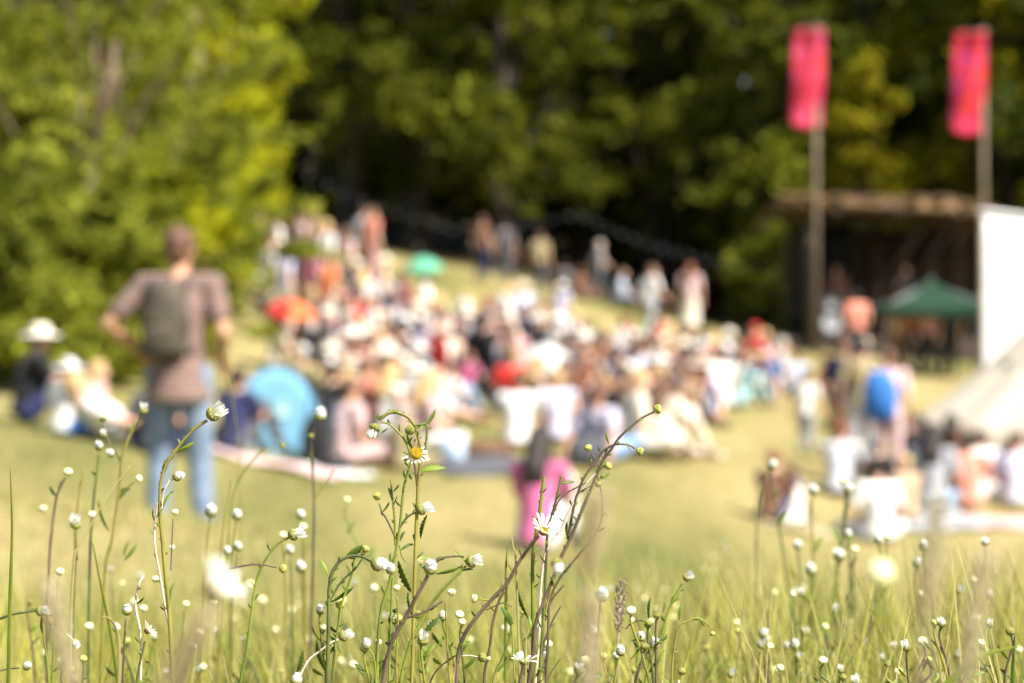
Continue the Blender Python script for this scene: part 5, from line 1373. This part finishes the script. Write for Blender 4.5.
# 11: left tall
p11 = plant('tall arching daisy stem in sharp focus crossing the man\'s jeans', 165, 1.55)
S(p11, [(176, 700), (173, 683), (170, 625), (168, 599.5), (165, 571), (162.5, 541.5), (160, 515), (160, 500), (160.7, 484), (165, 467.6), (174, 453), (185.6, 438), (196, 428), (207, 420.5)], 4.6, 3.0, 'o', True)
H_(p11, 213, 414, 'tuft', 16.5, (.9, -.35, .45))
L_(p11, 176, 452, 195.5, 439, 2.6, True, False); L_(p11, 161, 478, 168, 454, 2.6); L_(p11, 162, 470, 165, 458, 1.4)
S(p11, [(161.5, 510), (163.5, 493), (168, 483.5), (173, 478.5)], 2.2, 1.8, 'p'); H_(p11, 177, 476.5, 'closed', 10, (.7, -.3, .3)); L_(p11, 162, 510, 174, 488, 2.4, True)
S(p11, [(170, 632), (164, 600), (160, 575), (155.5, 550), (154.5, 530), (156.5, 512), (157.5, 503)], 2.6, 1.8, 'p')
L_(p11, 170, 600, 175, 580, 2, True); L_(p11, 155, 522, 153, 508, 1.2)
S(p11, [(140, 700), (141, 660), (140, 630), (136.5, 612), (136, 597), (139, 584), (143.5, 576)], 2.4, 2.0, 'p', True, dd=.02)
S(p11, [(134, 700), (139, 668), (143, 650), (145, 641)], 2.6, 2.2, 'd', True); H_(p11, 147, 631, 'open', 6.5, (.75, .2, .7))
H_(p11, 175, 512, 'cream', 7.5, (0, -.3, 1), .14); S(p11, [(171, 570), (172, 540), (173, 519)], 1.6, 1.2, 'b', dd=.1); H_(p11, 172, 547.5, 'cream', 6.5, (0, -.3, 1), .14); H_(p11, 155.5, 579, 'cream', 7.5, (0, -.3, 1), .16)

# slightly soft clump at the left
p12 = plant('soft-focus clump of round white buds on forked stems at the left', 100, 1.92)
S(p12, [(100, 700), (105, 575), (112, 540), (117, 505), (120, 480), (122, 458), (128, 440), (136, 424), (141, 414)], 3.4, 2.2, 'o', True)
H_(p12, 143.5, 410.5, 'closed', 10, (.2, -.4, .9)); S(p12, [(121, 462), (116, 452), (110, 443), (105, 433), (103.5, 424)], 2.2, 1.6, 'd'); H_(p12, 103.3, 419, 'green', 7, (0, 0, 1)); H_(p12, 103.6, 435, 'closed', 8, (0, -.3, 1), -.01)
H_(p12, 111.5, 454, 'closed', 8.5, (-.3, -.4, .6)); L_(p12, 129, 438, 133, 421, 3); L_(p12, 117, 500, 131, 486, 4.5, toothed=False); S(p12, [(118, 497), (128, 487), (135, 482)], 1.6, 1.2, 'g'); H_(p12, 139, 478.5, 'cream', 7.5, (.8, -.3, .3))
S(p12, [(88, 700), (90, 560), (93, 510), (96, 480), (98.5, 460), (99, 454)], 3.2, 2.4, 'd', True); H_(p12, 99, 447, 'closed', 9, (0, -.4, 1)); H_(p12, 92, 514.5, 'cream', 8.5, (0, -.5, .8), -.02)
L_(p12, 97, 476, 92, 470, 1.8); L_(p12, 98, 500, 110, 530, 2.4, True)
S(p12, [(46, 700), (49, 570), (52, 530), (56, 500), (60, 488), (65, 478)], 2.8, 2.0, 'b', True); H_(p12, 68, 472, 'cream', 9, (.2, -.4, .9)); L_(p12, 57, 497, 50, 484, 2.6); L_(p12, 58, 492, 61, 480, 2)
S(p12, [(72, 700), (74, 600), (75.3, 550), (75.6, 529)], 2.8, 2.4, 'd', True); H_(p12, 75.6, 524.5, 'tuft', 11.5, (.1, -.5, 1), -.05)
S(p12, [(77, 560), (77, 515), (80, 490), (83, 475), (81, 468)], 2.2, 1.4, 'o'); L_(p12, 80, 492, 84, 476, 2)
H_(p12, 43, 508.5, 'cream', 8, (0, -.3, 1), .25); L_(p12, 125, 560, 137, 540, 3, True); L_(p12, 124, 556, 131, 538, 2, True)
p13 = plant('low daisy plant with a sideways white tuft at the bottom left', 45, 1.6)
S(p13, [(-10, 622), (0, 618.5), (10, 615), (20, 613), (30, 611.5), (37, 611)], 2.6, 2.0, 'd'); H_(p13, 41, 611, 'tuft', 12, (.9, -.4, .25)); L_(p13, 42, 616, 44, 634, 2.4)
S(p13, [(52, 700), (54, 640), (57, 600), (58, 580)], 2.4, 1.8, 'g', True); H_(p13, 60, 572, 'cream', 9, (0, -.4, 1), .1); S(p13, [(-6, 672), (8, 669), (20, 668)], 1.8, 1.4, 'b'); H_(p13, 26.5, 666.5, 'closed', 9, (.5, -.5, .5), .05)
S(p13, [(122, 700), (124, 650), (126, 618)], 2.4, 2.0, 'b', True); H_(p13, 127, 611, 'closed', 10, (.1, -.3, 1), .06); H_(p13, 89, 626.5, 'cream', 9, (0, -.4, .9), .25); H_(p13, 74, 643, 'closed', 9, (.6, -.4, -.2), .1); H_(p13, 143.5, 608.5, 'cream', 8, (0, -.3, 1), .3)
S(p13, [(66, 634), (70, 637), (73, 640)], 2, 1.6, 'p')
S(p13, [(50, 700), (47, 660), (44, 640), (43, 618)], 2.2, 1.8, 'g', True)

# the big blurred daisy near the lens and other near, blurred heads
p14 = plant('large out-of-focus white daisy very near the lens, lower left', 220, .88)
S(p14, [(160, 720), (180, 690), (200, 640), (211, 606), (217, 592)], 5, 4, 'd', True)
H_(p14, 214, 590, 'open', 21, (.72, -.18, .70)); 
p15 = plant('large out-of-focus cream bud near the lens at the lower right', 880, .80)
S(p15, [(872, 760), (876, 680), (879, 600)], 4, 3.4, 'g', True); H_(p15, 880, 573, 'cream', 27, (.3, -.8, .4))
p16 = plant('small round white bud just left of the clump of small buds', 601, 1.75)
S(p16, [(588, 700), (595, 650), (600, 602)], 2.4, 2, 'b', True); H_(p16, 601.5, 596, 'closed', 13, (.25, -.5, .7))
p17 = plant('blurred white buds on thin stems in front of the man\'s feet', 225, 2.0)
for (x, y, s_) in [(211, 512, 12), (237, 516, 10), (227.5, 552, 9), (238, 547.6, 9.5), (186, 604, 7), (200, 632, 6.5), (193, 646, 6), (203, 667, 8)]:
    S(p17, [(x-10+(x-220)*.2, 705), (x-6, y+60), (x-1, y+6)], 2.2, 1.6, 'o' if int(x) % 2 else 'd', True); H_(p17, x, y, 'closed' if s_ > 8.2 else 'cream', s_, (.15, -.5, .8))
S(p17, [(219, 700), (218, 600), (222, 540), (228, 500), (231, 480)], 2.6, 1.4, 'o', True)
p18 = plant('blurred tall bud stem in front of the blue pop-up tent', 312, 2.1)
S(p18, [(308, 700), (312, 600), (314, 520), (313, 470), (311, 440), (317, 424)], 2.8, 2, 'b', True); H_(p18, 320, 416, 'closed', 12, (.2, -.4, .9)); S(p18, [(314, 500), (322, 488), (329, 478), (334, 470)], 2, 1.4, 'o'); L_(p18, 312, 470, 308, 450, 2.4, True); H_(p18, 311, 436, 'green', 7, (-.2, -.3, 1))
for (x, y, s_) in [(301, 516, 9), (301, 568, 11), (290, 551, 9), (283, 535, 8), (374, 588, 8), (353, 665, 8), (303, 527, 8)]:
    S(p18, [(x+4, 705), (x+2, y+50), (x, y+6)], 2.0, 1.5, 'o' if int(x) % 2 else 'd', True); H_(p18, x, y, 'closed' if s_ > 8.6 else 'cream', s_, (.1, -.5, .8))
S(p18, [(232, 700), (228, 560), (232, 500), (245, 470), (262, 452), (275, 447)], 2.0, 1.5, 'g', True, ); H_(p18, 282, 446, 'green', 7, (1, -.2, 0))
S(plant('very thin blurred dry stalk passing the right arm of the standing man', 235, 2.5), [(240, 700), (241, 560), (239, 460), (233, 400), (226, 350)], 1.3, .9, 'o', True)

# clumps on the right, at growing distance
def clump(label, d, heads, fx=lambda x, y: x, cols='dogb'):
    pl = plant(label, heads[0][0], d)
    bx_ = sum(h[0] for h in heads)/len(heads)
    for i, (x, y, s_) in enumerate(heads):
        dd = random.uniform(-.08, .08)
        xb = bx_+(x-bx_)*.45
        S(pl, [(xb, 712), (xb+(x-xb)*.25, (y+712)/2+12), (x-(2 if i % 2 else -2), y+26), (x, y+5)], 2.4*1.9/d+.5, 1.9, cols[i % len(cols)], True)
        H_(pl, x, y, 'closed' if s_ > 8.4 else 'cream', s_, (random.uniform(-.3, .5), -.45, .8))
        if i % 2 == 0:
            L_(pl, x, y+34, x+random.choice((-9, 9)), y+20, 2.2, bool(i % 3))
        L_(pl, x+(xb-x)*.3, y+62, x+(xb-x)*.3+random.choice((-10, 10)), y+42, 2.6, True)
    return pl
clump('soft clump of pale buds below the auburn-haired sitter at the right', 1.85, [(762.7, 634, 10.5), (761, 645.6, 9.5), (794, 645.6, 11), (770, 646, 7), (780, 668, 8), (798.7, 658, 8.5), (731, 675, 9)])
clump('blurred buds on dark leaning stems at the right', 2.05, [(835, 610.5, 9), (802, 594, 9), (793, 594, 7), (806.5, 633, 8.5), (825, 626.7, 7.5)])
clump('blurred high buds in front of the large white T-shirt', 2.5, [(771.6, 466, 10), (814, 491, 11), (843, 481, 8.4), (848, 490, 9.5), (798, 546, 9)])
clump('blurred white buds around the big cream bud at the right', 2.3, [(847.5, 535, 9), (839.6, 556, 12), (811, 570.7, 11), (855, 549.6, 8), (878.7, 541, 10.5), (887, 537, 7)])
clump('blurred white buds in the tall grass near the right edge', 2.15, [(924.6, 546.7, 11), (917.7, 564, 10), (922, 594, 8), (960, 591.5, 8.5), (975, 580, 8), (988.7, 596, 9.5), (975, 617.6, 8)])
clump('low blurred buds in the grass at the bottom right', 1.95, [(958, 656, 9), (940, 676, 7.5), (894, 647, 8.5), (884, 659, 9), (898, 671.6, 8), (985.6, 543, 9), (1019, 650, 8)])
clump('scattered pale buds behind the arching plant', 2.4, [(342, 600, 8), (420, 560, 6), (470, 640, 8), (508, 650, 8), (570, 672, 8), (545, 655, 9), (347, 500, 6)])
clump('far soft buds left of centre among straw-coloured grass', 2.7, [(262, 600, 8), (275, 630, 7), (250, 585, 8), (292, 610, 7), (330, 600, 6), (310, 640, 8)])
S(plant('thin blurred stalk with a bud in front of the seated auburn-haired person', 757, 2.5), [(754, 700), (756, 600), (757, 520), (762, 485), (770, 470)], 2.0, 1.6, 'd', True)
# random little plants further out in the long grass
rr_ = random.Random(11)
LM_ = [(10, 'the left edge stalk'), (45, 'the sideways tuft'), (100, 'the soft left clump'), (165, 'the tall arching stem'), (220, 'the big blurred daisy'), (262, 'the leaning tuft stem'), (328, 'the arching plant'), (375, 'the low white bud'), (415, 'the tall yellow-centred daisy'),
       (456, 'the dark stem base'), (510, 'the open daisy stem'), (555, 'the slender brown plant'), (601, 'the lone round bud'), (650, 'the small bud clump'), (712, 'the tiny hanging bud'), (757, 'the thin blurred stalk'), (815, 'the dark leaning stems'), (880, 'the big cream bud'), (930, 'the blurred tan spike'), (975, 'the second blurred spike'), (1013, 'the dark corner leaf')]
def near_(px):
    a = min(LM_, key=lambda l: abs(l[0]-px)); return ('right of ' if px > a[0] else 'left of ')+a[1]
CNT = {1: 'one pale bud', 2: 'two pale buds', 3: 'three pale buds'}
for i in range(30):
    d = rr_.uniform(2.3, 4.8); px = rr_.choice([rr_.uniform(-20, 420), rr_.uniform(620, 1040)]); py = rr_.uniform(575, 660) if px < 520 else rr_.uniform(545, 640)
    nb = rr_.choice((1, 2, 3)); side = near_(px)
    t = thing('daisy_plant', f"{'small' if d < 3.2 else 'tiny'} out-of-focus daisy plant with {CNT[nb]}, {side}", 'daisy plant', (0, 0, 0), 0, 'small out-of-focus daisy plants')
    pl = (t, d); 
    for k in range(nb):
        x = px+rr_.uniform(-22, 22); y = py+rr_.uniform(-12, 25)
        S(pl, [(px, 720), (px+(x-px)*.5, (y+720)/2), (x, y+3)], 1.8, 1.3, rr_.choice('gdob'), True)
        H_(pl, x, y, rr_.choice(('cream', 'closed', 'cream')), rr_.uniform(6, 8.5)*1.8/d**.8, (rr_.uniform(-.4, .4), -.4, .8))

for i in range(22):
    d = rr_.uniform(1.42, 2.4); px = -10+i*48+rr_.uniform(-12, 12); py = rr_.uniform(600, 668)
    nb = rr_.choice((2, 3, 3, 4)); ref = 'bottom left' if px < 230 else 'between the arching plant and the dark-stemmed plant' if px < 480 else 'right of the dark-stemmed plant' if px < 720 else 'bottom right' if px < 900 else 'bottom right corner'
    t = thing('daisy_plant', f"short leafy daisy plant, {['', '', 'two', 'three', 'four'][nb]} buds, {near_(px)}", 'daisy plant', (0, 0, 0), 0, 'short leafy daisy plants in the near grass')
    pl = (t, d)
    for k in range(nb):
        x = px+rr_.uniform(-26, 26); y = py+rr_.uniform(-18, 22)
        S(pl, [(px+rr_.uniform(-4, 4), 720), (px+(x-px)*.4, (y+720)/2), (x+rr_.uniform(-3, 3), y+14), (x, y+3)], 2.8*1.6/d, 2.0*1.6/d, rr_.choice('gdob'), True)
        H_(pl, x, y, rr_.choice(('cream', 'closed', 'bud', 'green', 'tuft')), rr_.uniform(7, 10.5)*1.6/d, (rr_.uniform(-.5, .6), -.4, .8))
        L_(pl, x, y+30, x+rr_.choice((-1, 1))*rr_.uniform(7, 13), y+rr_.uniform(10, 24), rr_.uniform(1.6, 3), rr_.random() < .5)
        L_(pl, x, y+48, x+rr_.choice((-1, 1))*rr_.uniform(7, 15), y+rr_.uniform(28, 42), rr_.uniform(1.6, 3.4), rr_.random() < .5)
# ------------------------------------------------------------------ seed heads of grass, near and blurred
SEED = mat('grass_seed', (.76, .69, .50), (.60, .52, .36), scale=300, rough=.8, transl=.35)
def seedhead(label, x0, y0, x1, y1, wpx, d, col=SEED):
    """flowering grass: stalk to the ground, spike of many little spikelets between the two pixels (top, bottom)"""
    t = thing('grass_stalk', label, 'grass stalk', (0, 0, 0), 0, 'flowering grass stalks')
    top = P(x0, y0, d); bot = P(x1, y1, d+.02)
    g0 = Vector((bot.x+(bot.x-top.x)*.4, bot.y+.04, 0)); g0.z = G(g0.x, g0.y)-.01
    m = MB(); m.path([g0, g0.lerp(bot, .5)+Vector((.004, 0, 0)), bot, top], [.0009, .0007, .0006, .0003], seg=7); m.build('stem', SM['p'], t)
    m = MB(); ax = top-bot; L = ax.length; n = max(30, int(L/.0024)); w = wpx*d/F/2; au = ax.normalized()
    for i in range(n):
        f = i/n; a = i*2.399; prof = math.sin(math.pi*min(1, f*.93+.05))**.6
        q = Vector((math.cos(a), math.sin(a), 0)); rr = w*prof*random.uniform(.5, 1)
        c = bot+ax*f+q*rr*.6
        dirv = (au*1.2+q*.6).normalized(); l = .0042
        m.bar(c, c+dirv*l, .0007, .0009, 5); m.bar(c+dirv*l, c+dirv*l*1.8, .0009, .0001, 5)
    m.build('spike', col, t)
seedhead('blurred tan grass flower spike near the lens in front of the bell tent people', 938, 505, 925, 620, 11, .64)
seedhead('second blurred grass spike leaning beside the one near the bell tent', 985, 560, 965, 690, 9, .66)
seedhead('blurred brownish grass spike below the pink-topped woman, right of the daisy', 598, 500, 586, 575, 8, .68)
0 and seedhead('pinkish-tan blurred grass spike rising behind the open daisy\'s stem', 536, 548, 530, 665, 8, .68)
seedhead('pale blurred grass spike at the bottom left beside the sideways tuft', 50, 590, 72, 690, 8, .7)
seedhead('wide pinkish blurred grass spike at the bottom left of the big daisy', 205, 620, 160, 700, 11, .6)
0 and seedhead('faint grass spike standing before the right-hand crowd', 686, 350, 690, 470, 7, .55, SM['g'])
seedhead('grey-brown plantain-like spike left of the clump of small buds', 622, 583, 618, 632, 11, 1.80, mat('seed_grey', (.34, .27, .22), (.20, .16, .13), scale=300, rough=.9))
seedhead('blurred seed spike right of centre at the lower edge', 592, 600, 588, 690, 8, .7)
# nearer single blades that read one by one
def blade(label, pts, d, w, col):
    t = thing('meadow_grass_stalk', label, 'grass stalk', (0, 0, 0), 0, 'single long leaves of grass')
    q = to3(catmull(pts), d); a = q[0]
    g0 = Vector((a.x, a.y+.02, G(a.x, a.y)-.01)); q = [g0]+q; n = len(q)
    m = MB(); prev = None
    for i, p in enumerate(q):
        t_ = (q[min(i+1, n-1)]-q[max(0, i-1)]).normalized(); s = t_.cross(Vector((.3, 1, 0))).normalized(); ww = w*d/F/2*(1-(i/(n-1))**2.2*.9)
        row = [m.bm.verts.new(p-s*ww), m.bm.verts.new(p+Vector((0, ww*.5, 0))), m.bm.verts.new(p+s*ww)]
        if prev: m.bm.faces.new((prev[0], prev[1], row[1], row[0])); m.bm.faces.new((prev[1], prev[2], row[2], row[1]))
        prev = row
    m.build('leaf', col, t, solid=.0003)
BLG = mat('blade_green', (.25, .29, .035), (.16, .20, .025), scale=20, rough=.5, transl=.35)
BLY = mat('blade_straw', (.48, .42, .16), (.34, .30, .10), scale=20, rough=.6, transl=.3)
blade('upright yellow-green grass stalk at the far left edge', [(8, 700), (10, 600), (12, 530), (10, 464)], 1.58, 4.5, BLG)
blade('pale grass blade slanting up to the right through the left clump', [(72, 700), (70, 640), (74, 560), (80, 545), (105, 500), (130, 466)], 1.66, 3.2, BLY)
blade('thin straw blade left of the open daisy', [(520, 700), (516, 566), (513.7, 550), (510, 530)], 1.55, 2.4, BLY)
blade('green blade at the lower left between the buds', [(120, 700), (112, 640), (100, 580), (92, 540)], 1.72, 4.2, BLG)
blade('bent pale green blade at the bottom right corner', [(930, 700), (960, 672), (985, 655), (1020, 646)], 1.35, 7, BLG)
blade('dark upright blade at the bottom right corner', [(1012, 700), (1013, 665), (1015, 633)], 1.6, 4, LEAFG)
blade('curled pale blade arching over at the lower left', [(118, 700), (119, 650), (116, 628), (108, 618), (100, 617)], 1.68, 3.4, BLY)
blade('short green blade left of the pink top', [(505, 700), (506, 600), (506, 568), (507.5, 543)], 1.6, 3.6, BLG)

# ------------------------------------------------------------------ long grass and meadow turf
def grass(name, label, n, ymin, ymax, hmin, hmax, w, mats_, density_pow=1.0, bend=.35, seg=4, hfun=None, margin=1.25):
    r = np.random.default_rng(abs(hash(name)) % 1000 if False else len(name)*13+n % 97)
    y = ymin+(ymax-ymin)*r.random(n)**density_pow
    x = (r.random(n)*2-1)*(y*.2118*margin+.25)
    z = gz(x, y)
    # thin out in patches
    keep = r.random(n) < .45+.55*(np.sin(x*5.1+y*2.3)*np.cos(y*3.7-x*1.9)*.5+.5)
    x, y, z = x[keep], y[keep], z[keep]; n = len(x)
    h = (hmin+(hmax-hmin)*r.random(n)**1.6)
    if hfun is not None: h = h*hfun(x, y)
    a = r.random(n)*2*np.pi; lean = h*bend*(.25+r.random(n)); fa = r.random(n)*2*np.pi
    wv = w*(.6+.8*r.random(n))
    V = []
    for i in range(seg+1):
        t = i/seg
        cx = x+np.cos(a)*lean*t**2; cy = y+np.sin(a)*lean*t**2; cz = z-.01+h*(t-.12*t**2)
        ww = wv*(1-t**1.8)*.5+.00015
        V.append(np.stack([cx-np.cos(fa)*ww, cy-np.sin(fa)*ww, cz], -1)); V.append(np.stack([cx+np.cos(fa)*ww, cy+np.sin(fa)*ww, cz], -1))
    V = np.stack(V, 1)      # n, 2*(seg+1), 3
    k = 2*(seg+1); base_ = (np.arange(n)*k)[:, None]
    Q = np.concatenate([base_+np.array([2*i, 2*i+1, 2*i+3, 2*i+2]) for i in range(seg)], 0)
    me = from_arrays(name, V.reshape(-1, 3), Q, smooth=True)
    o = link_mesh(name, me, None, mats_); tag(o, label, 'grass', kind='stuff')
GR1 = mat('grass_fresh', (.24, .26, .028), (.44, .37, .14), scale=1.6, rough=.55, transl=.4, island=True, contrast=(.30, .62))
GR2 = mat('grass_straw', (.52, .42, .20), (.30, .29, .08), scale=1.1, rough=.65, transl=.35, island=True, contrast=(.34, .66))
GR3 = mat('grass_mixed', (.42, .39, .07), (.15, .165, .028), scale=3, rough=.55, transl=.4, island=True, contrast=(.38, .60))
rightside = lambda x, y: .98+.18*np.clip(x/(y*.21), -.6, 1.0)
grass('long_grass', 'long green and straw grass in the near foreground', 42000, 1.8, 4.4, .12, .40, .0034, GR1, 1.0, hfun=rightside)
grass('tall_grass', 'green and straw stalks standing among the nearest daisy plants', 22000, 1.8, 3.2, .20, .44, .0032, GR3, 1.0, bend=.25, hfun=rightside)
grass('straw_grass', 'thin straw-coloured stalks among the near grass', 18000, 1.25, 4.6, .18, .44, .0021, GR2, 1.0, bend=.22, hfun=rightside)
grass('meadow_grass', 'mid-length grass where the mown meadow begins', 26000, 4.4, 9.0, .02, .07, .006, GR2, .9, seg=3, margin=1.1)
grass('short_turf', 'short dry turf of the mown meadow', 42000, 8.5, 30.0, .015, .05, .014, GR2, .8, seg=2, margin=1.1)
